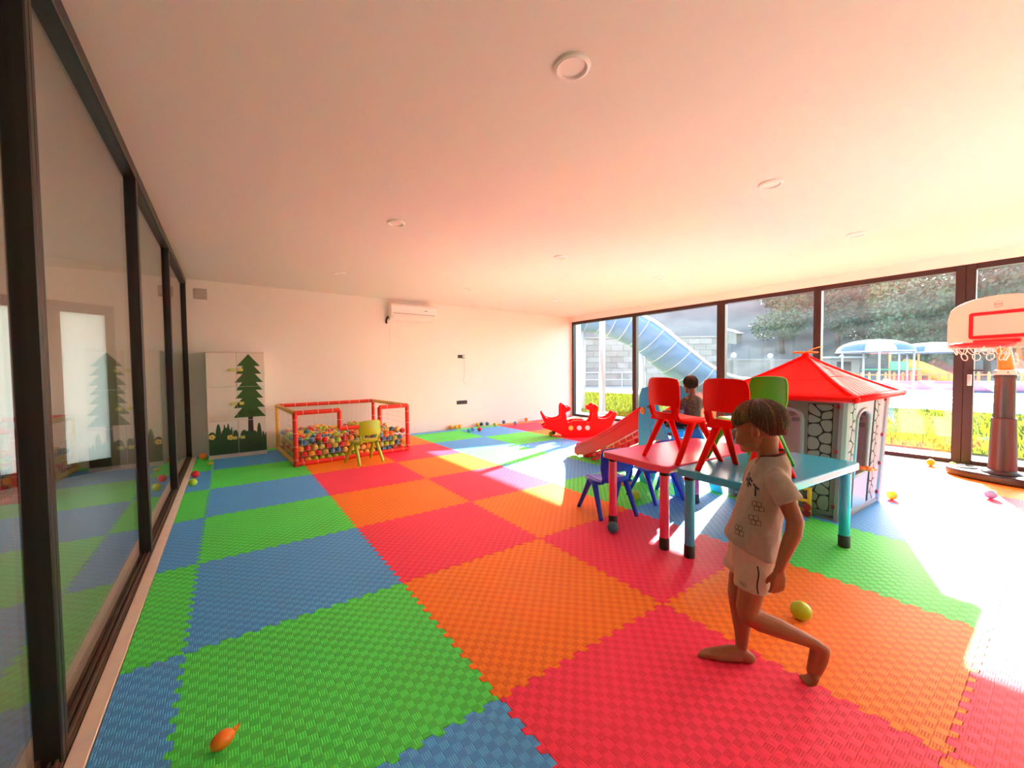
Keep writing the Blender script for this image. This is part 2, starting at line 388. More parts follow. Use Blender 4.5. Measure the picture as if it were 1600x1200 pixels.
# ------------------------------------------------------------------ outdoors
PAVE = mat('pale_paving', (.34, .33, .315), 0.8, var=.1, vscale=1.5)
struct(MB().b2((RX+.05, -45, -.3), (140, 95, -.06)).build('ground', PAVE), 'sunlit pale paving around the pool outside')
struct(MB().b2((RX+.05, -14, -.06), (8.55, 30, -.02)).build('trim_3', mat('white_kerb', (.34, .33, .31), .7), bevel=.01), 'pale doorstep slab outside the windows')
GRASS = mat('grass', (.105, .13, .001), 0.95, var=.35, vscale=5, spec=0)
lawn = MB().b2((8.9, -14, -.06), (16.6, 34, -.03)).build('lawn', GRASS); tag(lawn, 'strip of yellow-green lawn right outside the windows', 'lawn')
g = MB(); R = random.Random(3)
for k in range(16000):
    u = R.random(); x = 8.95+7.5*u*u; y = R.uniform(-3, 22) if k % 3 else R.uniform(4, 14); h = R.uniform(.04, .11); a = R.uniform(0, pi); w = .006+.004*u*2
    lx, ly = R.uniform(-.04, .04), R.uniform(-.04, .04)
    g.add([(x-w*cos(a), y-w*sin(a), -.031), (x+w*cos(a), y+w*sin(a), -.031), (x+lx, y+ly, -.03+h)], [(0, 1, 2)])
tag(g.build('grass_blades', GRASS, fix=False), 'short sunlit grass blades on the lawn outside', 'grass', kind='stuff')

STONE = [mat('stone_a', (.27, .235, .18), .85, bump=.3, bscale=6, var=.12), mat('stone_b', (.24, .21, .165), .85, bump=.3, bscale=6, var=.12), mat('stone_c', (.30, .26, .21), .85, bump=.3, bscale=6, var=.12)]
gw = empty('garden_wall', (18.6, 22.55, -.06), math.atan2(14.6-22.55, 29.7-18.6)); tag(gw, 'tall pale stone block wall far behind the lawn', 'wall')
LW = 14.2; MB().b2((0, .03, 0), (LW, .5, 3.55)).build('mortar_core', mat('mortar', (.19, .17, .14), .9), gw)
R = random.Random(11); bm_ = [MB().b2((-.43, -.02, -.205), (.43, .05, .205)).mesh('stone_block') for _ in range(3)]
for q, m_ in zip(bm_, STONE): q.materials.append(m_)
for r_ in range(8):
    for c_ in range(16):
        x = .45+c_*.885+(.44 if r_ % 2 else 0)
        if x > LW-.4: continue
        o = link('stone_block', bm_[R.randrange(3)], gw, (x, R.uniform(-.015, .01), .24+r_*.435))
MB().b2((-.05, -.08, 3.55), (LW+.05, .55, 3.66)).build('coping', STONE[2], gw)
p = MB(); p.b2((2.7, -.3, 0), (3.25, .1, 3.8)); p.b2((2.62, -.38, 3.8), (3.33, .18, 3.92)); p.build('pilaster', STONE[0], gw)
p = MB(); p.ball((2.97, -.1, 4.13), .2); p.build('globe_lamp', mat('white_globe', (.8, .8, .78), .4), gw, smooth=True)
lw = empty('low_wall', (29.75, 14.55, -.06), math.atan2(12.4-14.55, 48-29.75)); tag(lw, 'low pale wall with globe lamps beyond the water slide', 'wall')
MB().b2((0, 0, 0), (30, .4, 1.85)).build('wall_body', STONE[1], lw); MB().b2((0, -.06, 1.85), (30, .46, 1.95)).build('coping', STONE[2], lw)
for x in (2.6, 7.6, 13.2, 20):
    MB().b2((x-.25, -.2, 0), (x+.25, .1, 2.05)).build('pier', STONE[0], lw, bevel=.02); MB().ball((x, -.05, 2.25), .2).build('globe_lamp', MATS['white_globe'], lw, smooth=True)

# hillside
def hz(x, y):
    d = max(0, x*.83+y*.5-43); z = -.3+d*.46+2.2*mnoise.noise(Vector((x*.03, y*.03, 0)))*min(1, d/12)+.8*mnoise.noise(Vector((x*.11, y*.11, 3)))*min(1, d/12)
    if y < 6: z *= max(.25, 1-(6-y)*.03)
    return z
hl = MB().grid(lambda u, v: (36+u*70, -40+v*130, hz(36+u*70, -40+v*130)), 60, 90)
struct(hl.build('hillside', mat('dry_hillside', (.115, .115, .10), .95, bump=.8, bscale=1.2, var=.55, vscale=.35), smooth=True), 'dry grey hillside rising behind the pool area')
LEAF = [mat('leaf_dark', (.035, .065, .028), .6), mat('leaf_mid', (.06, .10, .035), .6), mat('leaf_light', (.12, .16, .05), .6)]
BARK = mat('bark', (.09, .065, .045), .9)
def crown_mesh(seed, n, hgt, wid, lf):
    R = random.Random(seed); m = MB()
    blobs = [(R.uniform(-.5, .5)*wid, R.uniform(-.5, .5)*wid, hgt*(.35+.5*R.random()), R.uniform(.3, .48)*wid) for _ in range(9)]
    blobs.append((0, 0, hgt*.85, .32*wid))
    for k in range(n):
        b = R.choice(blobs); d = Vector((R.gauss(0, 1), R.gauss(0, 1), R.gauss(0, 1))).normalized()*b[3]*R.uniform(.65, 1.05)
        c = Vector(b[:3])+d; s = lf*R.uniform(.6, 1.3); u = Vector((R.gauss(0, 1), R.gauss(0, 1), R.gauss(0, 1))).normalized(); w = u.cross(d).normalized()
        m.add([c-u*s, c+w*s*.6, c+u*s, c-w*s*.6], [(0, 1, 2, 3)])
    return m.mesh('crown', fix=False)
cr = []
for k in range(4):
    me = crown_mesh(20+k, 6500, 7.2, 3.6, .14); me.materials.append(LEAF[(0, 1, 0, 2)[k]]); cr.append(me)
tk = MB().tube([(0, 0, 0), (.1, 0, 2), (0, .1, 4.5)], [.22, .16, .08], 8).mesh('trunk', True); tk.materials.append(BARK)
R = random.Random(5); nT = 0
def tree(x, y, s, k, label):
    t = empty('broadleaf_tree', (x, y, hz(x, y) if x > 36 else -.06), R.uniform(0, 6.28)); t.scale = (s, s, s*R.uniform(.9, 1.15))
    tag(t, label, 'tree', 'trees on the hillside' if 'hillside' in label else None)
    link('crown', cr[k], t); link('trunk', tk, t)
for row, x in enumerate((45, 51.5, 58, 65, 72.5)):
    for c in range(6):
        y = 1.5+c*5.0+(2.4 if row % 2 else 0)-row*.5
        if c == 0 and row > 1: continue
        if y > x*.37 or x < 48 and y > 11: continue
        tree(x+R.uniform(-.6, .6), y+R.uniform(-.5, .5), R.uniform(.95, 1.2)*(1+row*.04), 0 if (row+c) % 3 == 0 else (1 if (row+c) % 3 == 1 else 3), '%s tree, %s row of the hillside wood, %s' % (('dark leafy', 'mid green leafy', 'light green leafy')[(row+c) % 3], ('lowest', 'second lowest', 'middle', 'second highest', 'highest')[row], ('right end', 'right of middle', 'middle', 'left of middle', 'left', 'left end')[c]))
tree(17.3, 19.9, .3, 2, 'dark bushy tree at the left end of the stone wall')

# water slide
SB = mat('slide_blue', (.07, .22, .42), .35, ); WH = mat('white_steel', (.5, .5, .49), .45)
ws = empty('water_slide', (11.0, 6.9, -.06)); tag(ws, 'large blue water slide chute on white columns beyond the lawn', 'water slide')
path = [Vector(p)-Vector((11.0, 6.9, -.06)) for p in ((8.9, 8.05, 3.3), (9.53, 7.57, 3.2), (10.2, 7.1, 3.0), (10.9, 6.57, 2.58), (11.53, 6.1, 1.94), (12.1, 5.68, 1.37), (12.65, 5.26, .98), (13.3, 4.8, .86), (14.6, 3.9, .75), (16.4, 2.7, .62))]
def spl(P, n=6):
    out = []
    for i in range(len(P)-1):
        a, b, c, d = P[max(0, i-1)], P[i], P[i+1], P[min(len(P)-1, i+2)]
        for k in range(n):
            t = k/n; out.append(.5*((2*b)+(c-a)*t+(2*a-5*b+4*c-d)*t*t+(3*b-a-3*c+d)*t**3))
    return out+[P[-1]]
sp_ = spl(path)
def U(i, t, r=.85, off=0):
    p = sp_[i]; d = (sp_[min(i+1, len(sp_)-1)]-sp_[max(i-1, 0)]).normalized(); s = Vector((-d.y, d.x, 0)).normalized(); n = s.cross(d); n = -n if n.z < 0 else n
    a = pi+t*pi; return p+s*cos(a)*r+n*(sin(a)*r*.95+off)
ns = len(sp_)-1
MB().grid(lambda u, v: U(round(u*ns), v), ns, 14).build('chute', SB, ws, smooth=True, solid=.03)
for t in (0, 1): MB().tube([U(i, t) for i in range(ns+1)], .05, 8).build('rim', WH, ws, smooth=True)
for i in range(2, ns, 3): MB().tube([U(i, k/10, .87) for k in range(11)], .014, 6).build('rib', WH, ws, smooth=True)
for i, dx in ((4, 0), (17, 0), (30, 0)):
    b = sp_[i]; MB().tube([(b.x, b.y, 0), (b.x, b.y, b.z-.75)], .085, 12).build('column', WH, ws, smooth=True)
    MB().tube([b+Vector((-.5, .3, -.2)), b+Vector((0, 0, -.85)), b+Vector((.5, -.3, -.2))], .04, 8).build('bracket', WH, ws, smooth=True)
cp = MB().grid(lambda u, v: (-2.6+u*3.4, 1.9-u*2.4+(v-.5)*1.2, 3.62+.38*sin(v*pi)-u*.5), 10, 8)
cp.build('canopy', mat('pale_canopy', (.45, .6, .7), .5), ws, smooth=True, solid=.02)
c1 = MB().tube([(0, 0, 0), (0, 0, 2.72)], .085, 14); c1.lathe([(.16, 0), (.16, .03), (.1, .05)], 14)
tag(c1.build('lawn_pole', WH, loc=(8.75, 6.45, -.02), smooth=True), 'thick white pole standing just outside the first window', 'pole')
rl = empty('garden_railing', (18.3, 19.5, -.06), -.6); tag(rl, 'thin white railing in front of the stone wall', 'railing')
for k in range(5): MB().tube([(k*1.6, 0, 0), (k*1.6, 0, 1.05)], .025, 8).build('post', WH, rl)
for z in (.55, 1.05): MB().tube([(0, 0, z), (6.4, 0, z)], .025, 8).build('rail', WH, rl)

# poolside umbrellas, loungers, playground
BLU = mat('umbrella_blue', (.07, .14, .40), .7); WHF = mat('umbrella_white', (.42, .45, .5), .7)
def dome(loc, r, h, label, legs):
    t = empty('beach_umbrella', loc); tag(t, label, 'umbrella')
    for k in range(8):
        m = MB().grid(lambda u, v: (r*sin((.02+.98*v)*pi/2)*cos((k+u)*pi/4), r*sin((.02+.98*v)*pi/2)*sin((k+u)*pi/4), h*cos(v*pi/2)), 4, 8)
        m.build('canopy_panel', BLU if k % 2 else WHF, t, (0, 0, 2.0), smooth=True)
    MB().tube([(r*cos(k*pi/12), r*sin(k*pi/12), 1.97) for k in range(24)], .03, 6, closed=True).build('rim_tube', WH, t, smooth=True)
    for a in legs: MB().tube([(r*.96*cos(a), r*.96*sin(a), 0), (r*.96*cos(a), r*.96*sin(a), 1.98)], .04, 8).build('leg', WH, t, smooth=True)
dome((25.3, 4.35, -.06), 1.42, .55, 'left of the two domed blue and white pool umbrellas', (.5, 2.4, 3.5, 5.0))
dome((30.4, 3.2, -.06), 1.55, .5, 'right of the two domed blue and white pool umbrellas', (.8, 2.4, 4.0, 5.4))
WP = mat('white_plastic', (.72, .72, .72), .4)
def lounger(x, y, a, label):
    t = empty('pool_lounger', (x, y, -.06), a); tag(t, label, 'lounger', 'white loungers by the pool')
    f = MB()
    for sx in (-.3, .3): f.tube([(sx, -1, .3), (sx, .35, .3), (sx, .95, .75)], .025, 8)
    for sx, sy in ((-.3, -.85), (.3, -.85), (-.3, .3), (.3, .3)): f.tube([(sx, sy, 0), (sx, sy, .3)], .022, 8)
    f.build('frame', WP, t, smooth=True)
    MB().grid(lambda u, v: (-.28+.56*u, -1+1.95*v, .31 if v < .69 else .31+(v-.69)*1.45), 2, 12).build('sling', mat('grey_sling', (.45, .48, .52), .8), t, solid=.012)
for k, (x, y, a) in enumerate(((17.4, 1.6, .5), (19.2, 2.6, .5), (20.6, 1.0, .5), (18.3, -.6, .5), (22.5, 2.4, .5))): lounger(x, y, a, ('white pool lounger nearest the lawn edge', 'white pool lounger in the middle of the five', 'white pool lounger second from the right behind the lawn', 'white pool lounger farthest right, beside the hoop pole', 'white pool lounger farthest back toward the pool')[k])
pl_ = empty('paddling_pool', (30.2, 2.6, -.06), -1.25); tag(pl_, 'shallow pool with blue water and pink painted rim', 'pool')
MB().prism([(2.9*cos(k*pi/16), 1.5*sin(k*pi/16)) for k in range(32)], 0, .28).build('water', mat('pool_water', (.10, .22, .55), .08), pl_)
MB().tube([(3.0*cos(k*pi/16), 1.6*sin(k*pi/16), .25) for k in range(32)], .2, 10, closed=True).build('rim', mat('pink_paint', (.62, .22, .42), .6), pl_, smooth=True)
pc = empty('play_castle', (38.5, 6.4, -.06), -.6); tag(pc, 'colourful outdoor playground tower with red roof and yellow slide', 'playground')
PR, PY, PG, PO = mat('play_red', (.6, .06, .06), .5), mat('play_yellow', (.75, .5, .05), .5), mat('play_green', (.08, .35, .15), .5), mat('play_orange', (.75, .28, .08), .5)
for x in (-1, 1):
    for y in (-1, 1): MB().cyl((x, y, 0), (x, y, 2.2), .06, n=8).build('post', PO, pc)
MB().b2((-1.1, -1.1, 1.0), (1.1, 1.1, 1.1)).build('platform', PG, pc); MB().b2((-1.05, -1.06, 1.1), (.1, -1.0, 1.6)).build('side_panel', PG, pc)
MB().lathe([(1.5, 2.15), (.05, 2.9)], 4).build('roof', PR, pc); MB().tube([(1, 0, 1.4), (1.8, -.3, 1.2), (2.5, -1, .6), (3.3, -1.2, .2)], .42, 12).build('tube_slide', PY, pc, smooth=True)
pf = empty('picket_fence', (34.8, 2.0, -.06), -1.35); tag(pf, 'orange picket fence around the outdoor playground', 'fence')
pk = MB().prism([(-.06, 0), (.06, 0), (.06, .85), (0, .95), (-.06, .85)], -.015, .015, lambda a, b, h: (a, h, b)).mesh('picket'); pk.materials.append(PO)
for k in range(34): link('picket', pk, pf, (-8+k*.24*1.6, 0, 0))
for z in (.25, .7): MB().b2((-8.1, .02, z), (5.1, .05, z+.08)).build('rail', PO, pf)
ks = empty('garden_kiosk', (44, 11.2, -.06), -.4); tag(ks, 'small pale kiosk with dark window behind the left pool umbrella', 'kiosk')
MB().b2((-1.6, -1, 0), (1.6, 1, 2.0)).build('kiosk_wall', STONE[2], ks); MB().b2((-1.9, -1.3, 2.0), (1.9, 1.3, 2.15)).build('roof_slab', WH, ks); MB().b2((-.9, -1.04, .9), (.6, -.98, 1.7)).build('window_opening', BLACKF, ks)
sh = empty('blue_roofed_shed', (52, 23.5, hz(52, 23.5))); tag(sh, 'small shed with pale blue roof up on the hillside', 'shed')
MB().b2((-.7, -.5, -1), (.7, .5, 1.1)).build('shed_wall', STONE[0], sh); MB().add([(-.9, -.7, 1.0), (.9, -.7, 1.0), (.9, .7, 1.6), (-.9, .7, 1.6)], [(0, 1, 2, 3)]).build('roof', SB, sh, solid=.08)
aw = empty('cream_awning', (11.6, -3.2, -.06)); tag(aw, 'cream fabric awning outside the window behind the hoop', 'awning')
MB().grid(lambda u, v: (-1.5+3*u, -2.4+4.4*v, 3.35-.35*u-.12*sin(v*pi)), 6, 10).build('awning_fabric', mat('cream_fabric', (.62, .58, .38), .8), aw, solid=.01)
for x, y in ((-1.4, 1.9), (1.4, 1.9), (-1.4, -2.3), (1.4, -2.3)): MB().tube([(x, y, 0), (x, y, 3.25 if x < 0 else 2.95)], .035, 8).build('awning_post', WH, aw)
# ------------------------------------------------------------------ ceiling, wall fittings
WHT = mat('white_enamel', (.90, .89, .88), .4); WARM = mat('warm_diffuser', (.88, .85, .83), .55)
names = {(0, 0): 'large looking round ceiling downlight nearest the viewer', (1, 0): 'round ceiling downlight above the table with the red chairs', (2, 0): 'round ceiling downlight closest to the big windows',
         (0, 1): 'round ceiling downlight in the middle of the left row', (1, 1): 'round ceiling downlight in the very middle of the ceiling', (2, 1): 'round ceiling downlight of the window row above the playhouse',
         (0, 2): 'far ceiling downlight above the cabinet and ball pit', (1, 2): 'far ceiling downlight near the air conditioner', (2, 2): 'farthest ceiling downlight by the window corner'}
for i, x in enumerate((1.5, 3.53, 5.53)):
    for j, y in enumerate((.12, 2.43, 4.72)):
        t = empty('ceiling_downlight', (x, y, CZ)); tag(t, names[(i, j)], 'light', 'ceiling downlights')
        MB().lathe([(.060, -.001), (.062, -.012), (.068, -.016), (.080, -.010), (.083, -.001)], 40).build('trim_ring', WHT, t, smooth=False, auto=True)
        MB().lathe([(.0, -.004), (.056, -.004), (.059, -.007), (.060, 0)], 40, cap=False).build('diffuser', WARM, t)
def yb(x): return YB0-.075+(x+2.6)*(YB1+.01-YB0+.075)/10.6
ac = empty('air_conditioner', (3.17, yb(3.17), 2.2)); ac.rotation_euler.z = .029
tag(ac, 'white split air conditioner high on the back wall', 'air conditioner')
pr = [(0, 0), (-.06, 0), (-.13, .03), (-.185, .09), (-.20, .16), (-.20, .26), (-.18, .30), (0, .30)]
MB().prism(pr, -.46, .46, lambda a, b, h: (h, a, b)).build('housing', WHT, ac, bevel=.012, seg=2)
MB().prism([(-.135, .028), (-.19, .085), (-.196, .080), (-.14, .022)], -.42, .42, lambda a, b, h: (h, a-.003, b-.003)).build('louver', MATS['warm_diffuser'], ac)
MB().b2((-.43, -.2035, .118), (.43, -.199, .124)).build('panel_seam', BLACKF, ac)
MB().b2((.20, -.204, .19), (.27, -.199, .205)).build('display', mat('grey_print', (.3, .3, .3), .4), ac)
m = MB(); m.tube([(-.47, -.05, .06), (-.50, -.06, .03), (-.50, -.03, -.02), (-.49, -.012, -.06)], .017, 8); m.build('pipe', BLACKF, ac, smooth=True)
MB().tube([(-.44, -.01, 0), (-.43, -.012, -.3), (-.435, -.01, -.75)], .003, 6).build('drain_cord', WHT, ac)
v = empty('wall_vent', (-.105, yb(-.1), 2.40)); tag(v, 'small square grey vent high beside the glass partition', 'vent')
MB().b2((-.085, -.02, -.08), (.085, -.001, .08)).build('vent_frame', mat('grey_beige', (.42, .38, .34), .6), v, bevel=.004)
MB().b2((-.07, -.024, -.066), (.07, -.019, .066)).build('vent_cover', mat('grey_cover', (.50, .45, .40), .6), v, bevel=.002)
for q in ((.055, -.05), (-.055, .05)): MB().ball((q[0], -.026, q[1]), .006, 8, 6).build('screw', BLACKF, v)
s1 = empty('socket_plate', (4.29, yb(4.29), 1.53)); tag(s1, 'small black double switch plate on the back wall, the upper one', 'socket')
MB().b2((-.085, -.012, -.036), (.085, -.0005, .036)).build('face_plate', BLACKF, s1, bevel=.003)
MB().lathe([(.0, .03), (.022, .03), (.026, 0)], 16, cap=False).build('white_plug', WHT, s1, (.045, -.012, 0)).rotation_euler = (pi/2, 0, 0)
s2 = empty('socket_plate', (4.29, yb(4.29), .545)); tag(s2, 'wide black socket strip low on the back wall above the floor', 'socket')
MB().b2((-.13, -.012, -.04), (.13, -.0005, .04)).build('face_plate', BLACKF, s2, bevel=.003)
for k in range(3): MB().lathe([(.018, 0), (.026, .0), (.026, .003), (.018, .003)], 16).build('outlet', mat('dark_grey', (.03, .03, .03), .5), s2, (-.08+k*.08, -.0121, 0)).rotation_euler = (pi/2, 0, 0)
cb = MB().tube([(4.335, yb(4.3)-.035, 1.50), (4.37, yb(4.3)-.008, 1.40), (4.36, yb(4.3)-.006, 1.1), (4.33, yb(4.3)-.008, .99), (4.37, yb(4.3)-.01, .94), (4.39, yb(4.3)-.008, .97)], .003, 6).build('hanging_cable', mat('pale_cable', (.6, .52, .45), .5), smooth=True)
tag(cb, 'thin pale cable hanging from the upper black switch plate', 'cable')

# ------------------------------------------------------------------ cabinet
cbn = empty('storage_cabinet', (.30, 5.86, 0), .02); tag(cbn, 'white six door cabinet painted with a green fir tree and bushes', 'cabinet')
CW = mat('cabinet_white', (.80, .75, .68), .4); GRT = mat('fir_green', (.030, .105, .022), .5); GRB = mat('bush_green', (.022, .075, .026), .5); BRT = mat('trunk_brown', (.035, .014, .01), .5)
YLG = mat('handle_lime', (.62, .62, .12), .4); FLY = mat('flower_yellow', (.80, .66, .16), .4)
MB().b2((-.355, .02, .05), (.355, .40, 1.525)).build('carcass', CW, cbn, bevel=.003, seg=1); MB().b2((-.355, .005, 0), (.355, .39, .05)).build('plinth', CW, cbn)
MB().b2((-.36, -.004, 1.525), (.36, .40, 1.545)).build('top_panel', CW, cbn, bevel=.002, seg=1)
cells = []
zz = (.055, .535, 1.03, 1.522); xx = (-.353, 0, .353)
for a in range(2):
    for b in range(3):
        cells.append((xx[a]+.002, zz[b]+.002, xx[a+1]-.002, zz[b+1]-.002)); c = cells[-1]
        dr = MB().b2((c[0], 0, c[1]), (c[2], .018, c[3])).build('cabinet_door', CW, cbn, bevel=.0015, seg=1)
        hx = (-.045 if a == 0 else .052); hz_ = (.285, .785, 1.275)[b]
        h = MB(); h.prism(rrect(hx-.028, hz_-.022, hx+.028, hz_+.022, .008, 3), -.026, -.016, lambda a_, b_, h_: (a_, h_, b_)); h.b2((hx-.012, -.018, hz_-.008), (hx+.012, 0, hz_+.008)); h.b2((hx-.018, -.0275, hz_-.008), (hx+.018, -.0255, hz_+.006))
        h.build('door_handle', YLG, dr)
# fir tree outline (x, z), then split by the doors it is painted over
T = [(.15, 1.505)]; lev = [(1.33, .145, .075), (1.215, .16, .085), (1.09, .175, .095), (.975, .165, .09), (.855, .175, .10), (.715, .195, .105), (.575, .20, 0)]
R_ = [(.15+w_, z_) for z_, w_, n_ in lev]
rt, ltp = [], []
for z_, w_, n_ in lev:
    rt.append((.15+w_+.0, z_)); ltp.append((.15-w_, z_))
    if n_: rt.append((.15+n_*.85, z_+.002)); ltp.append((.15-n_*.85, z_+.002))
tree_poly_r = [(.15, 1.505)]+rt; tree_poly = tree_poly_r+ltp[::-1]
trunk = [(.125, .576), (.185, .576), (.19, .3), (.12, .3)]
R = random.Random(4)
def bush(x0, x1, base, bumps):
    P = [(x0, .06)]; n = 90
    for k in range(n+1):
        x = x0+(x1-x0)*k/n; z = base+.012*sin(x*60)
        for bx, bw, bh in bumps:
            d = abs(x-bx)/bw
            if d < 1: z = max(z, base+bh*sqrt(1-d*d))
        P.append((x, z))
    return P+[(x1, .06)]
B1 = bush(-.351, -.002, .30, [(-.31, .05, .09), (-.235, .032, .20), (-.14, .07, .14), (-.165, .014, .19), (-.12, .018, .20), (-.08, .012, .15), (-.055, .01, .10), (-.03, .03, .10), (-.25, .02, .15)])
B2 = bush(.002, .351, .27, [(.07, .05, .12), (.13, .05, .11), (.2, .04, .1), (.26, .03, .21), (.31, .015, .08), (.35, .02, .06)])
tiers = []; n0, z0 = 0, 1.505
for z_, w_, n_ in lev: tiers.append([(.15-w_, z_), (.15+w_, z_), (.15+max(n0, .001), z0), (.15-max(n0, .001), z0)]); n0, z0 = n_*.9, z_
def strips(B): return [[(B[k][0], .06), (B[k+1][0], .06), B[k+1], B[k]] for k in range(1, len(B)-2)]
for nm, PP, m_ in (('fir_tree_print', tiers, GRT), ('trunk_print', [trunk], BRT), ('bush_print', strips(B1)+strips(B2), GRB)):
    for c in cells:
        m = MB(); q_ = .0008 if nm == 'trunk_print' else .0016
        for P in PP:
            Q = clip(clip(clip(clip(P, 1, 0, c[2]-.001), -1, 0, -c[0]-.001), 0, 1, c[3]-.001), 0, -1, -c[1]-.001)
            if len(Q) > 2: m.prism(Q, -q_, -.0002, lambda a_, b_, h_: (a_, h_, b_))
        if m.v: m.build(nm, m_, cbn)
for fx, fz in ((-.31, .32), (-.10, .295)):
    m = MB()
    for k in range(5): m.lathe([(.0, .012), (.014, .012), (.018, .006), (.018, 0)], 12, (.022*cos(k*1.257), .022*sin(k*1.257), 0), cap=False)
    o = m.build('flower', FLY, cbn, (fx, -.001, fz)); o.rotation_euler = (pi/2, 0, 0)
    MB().lathe([(0, .017), (.010, .015), (.012, .008)], 12, cap=False).build('flower_center', mat('flower_olive', (.4, .33, .05), .5), o)

# ------------------------------------------------------------------ ball pit
pit = empty('ball_pit', (0, 0, 0)); tag(pit, 'red and yellow padded tube ball pit with net, full of balls', 'ball pit')
PRD = mat('padded_red', (.80, .035, .012), .45, bump=.15, bscale=30); PYL = mat('padded_yellow', (.85, .50, .06), .45, bump=.15, bscale=30); NETM = mat('net_white', (.8, .78, .74), .7); TIE = mat('tie_white', (.8, .7, .62), .6)
A, B, Cc, Dd = Vector((.89, 4.63, 0)), Vector((2.45, 4.77, 0)), Vector((2.34, 6.17, 0)), Vector((.82, 6.10, 0)); H = .70
Zv = Vector((0, 0, 1))
def pad(a, b, m_, name='padded_rail', r=.03):
    o = MB().tube([a, b], r, 12).build(name, m_, pit, smooth=False, auto=True)
    L = (b-a).length; n = max(1, int(L/.16)); t = MB(); d = (b-a)/L
    for k in range(1, n+1):
        c = a+(b-a)*((k-.5)/n); t.tube([c-d*.003, c+d*.003], r+.0012, 12)
    t.build('tie', TIE, o)
for p, m_ in ((A, PRD), (B, PRD), (Cc, PRD), (Dd, PYL)): pad(p+Zv*.0, p+Zv*H, m_, 'corner_post')
f = lambda t, z: A+(B-A)*t+Zv*z
for a, b in ((f(0, .03), f(1, .03)), (f(0, H), f(.355, H)), (f(.355, H), f(.355, .44)), (f(.355, .44), f(.72, .44)), (f(.72, .44), f(.72, H)), (f(.72, H), f(1, H))): pad(a, b, PRD)
for z in (.03, H):
    pad(Dd+Zv*z, Cc+Zv*z, PRD); pad(A+Zv*z, Dd+Zv*z, PYL); pad(B+Zv*z, Cc+Zv*z, PYL)
for nm, a, b, hole in (('net', A, B, True), ('net', A, Dd, False), ('net', B, Cc, False), ('net', Dd, Cc, False)):
    n = MB(); L = (b-a).length; k = int(L/.075)
    for q in range(1, k):
        t = q/k; top = .42 if hole and .355 < t < .72 else H-.02; n.tube([a+(b-a)*t+Zv*.05, a+(b-a)*t+Zv*top], .0017, 4)
    for q in range(1, 9):
        z = .05+q*.075
        if hole and z > .43: n.tube([a+Zv*z, a+(b-a)*.35+Zv*z], .0017, 4); n.tube([a+(b-a)*.72+Zv*z, b+Zv*z], .0017, 4)
        else: n.tube([a+Zv*z, b+Zv*z], .0017, 4)
    n.build(nm, NETM, pit)
MB().prism([(.86, 4.66), (2.42, 4.79), (2.31, 6.14), (.85, 6.07)], 0, .012).build('pit_floor', mat('pit_blue', (.03, .09, .2), .6), pit)
BC = {'red': mat('ball_red', (.72, .02, .03), .3), 'yellow': mat('ball_yellow', (.90, .50, .03), .3), 'green': mat('ball_lime', (.42, .66, .02), .3), 'blue': mat('ball_blue', (.06, .22, .40), .3), 'orange': mat('ball_orange', (.95, .26, .02), .3), 'pale green': mat('ball_olive', (.58, .60, .10), .3)}
BR = .042
def ball_mesh(c):
    bm = bmesh.new(); bmesh.ops.create_icosphere(bm, subdivisions=3, radius=BR)
    me = D.meshes.new('ball'); bm.to_mesh(me); bm.free(); me.shade_smooth(); me.materials.append(BC[c]); return me
BM_ = {c: ball_mesh(c) for c in BC}
R = random.Random(12)
def inside(s, t): return A+(B-A)*s*(1-t)+(Dd-A)*t*(1-s)+(Cc-A)*s*t
cols = ['red']*5+['yellow']*4+['green']*5+['blue']*6+['orange']*2+['pale green']*3
rest = MB(); nb = 0
lay = []
nx, ny = 17, 16
for l in range(4):
    for j in range(ny):
        for i in range(nx):
            s = (.045+(i+(.5 if (j+l) % 2 else 0))/nx*.945); t = .045+j/ny*.965
            if s > .965: continue
            p = inside(s, t); z = .055+l*.078+(R.uniform(-.012, .03) if l == 3 else 0)+(.03*sin(i*.9)*cos(j*.7) if l == 3 else 0)
            lay.append((l == 3, j, i, p+Vector((R.uniform(-.002, .002), R.uniform(-.002, .002), z))))
def prio(q): return 0 if (q[0] and q[1] < 14) else (1 if q[1] == 0 else 2)
lay.sort(key=prio)
for q in lay:
    c = R.choice(cols)
    if prio(q) < 2 and nb < 300:
        o = link('play_ball', BM_[c], None, q[3]); nb += 1
        
        zn = 'left part' if q[2] < 5.6 else ('middle' if q[2] < 11.2 else 'right part'); dp = ('low behind the front net' if not q[0] else 'top layer by the front net' if q[1] < 3 else 'top layer centre rows' if q[1] < 9 else 'top layer toward the wall')
        tag(o, '%s ball, %s of the ball pit, %s' % (c, zn, dp), 'ball', '%s balls in the ball pit' % c)
    elif q[0] or q[1] < 2 or q[2] < 1 or q[1] > 13: rest.ball(q[3], BR, 8, 6)
ro = rest.build('play_balls', BC['pale green'], None, smooth=True, fix=False); tag(ro, 'mixed plastic balls filling the lower layers of the ball pit', 'balls', kind='stuff')
for m_ in ('red', 'blue', 'yellow', 'green'): ro.data.materials.append(BC[m_])
nf = len(ro.data.polygons); per = 8*4+16
idx = [0]*nf
for k in range(nf//per+1):
    c = R.randrange(5)
    for q in range(k*per, min(nf, k*per+per)): idx[q] = c
ro.data.polygons.foreach_set('material_index', idx)

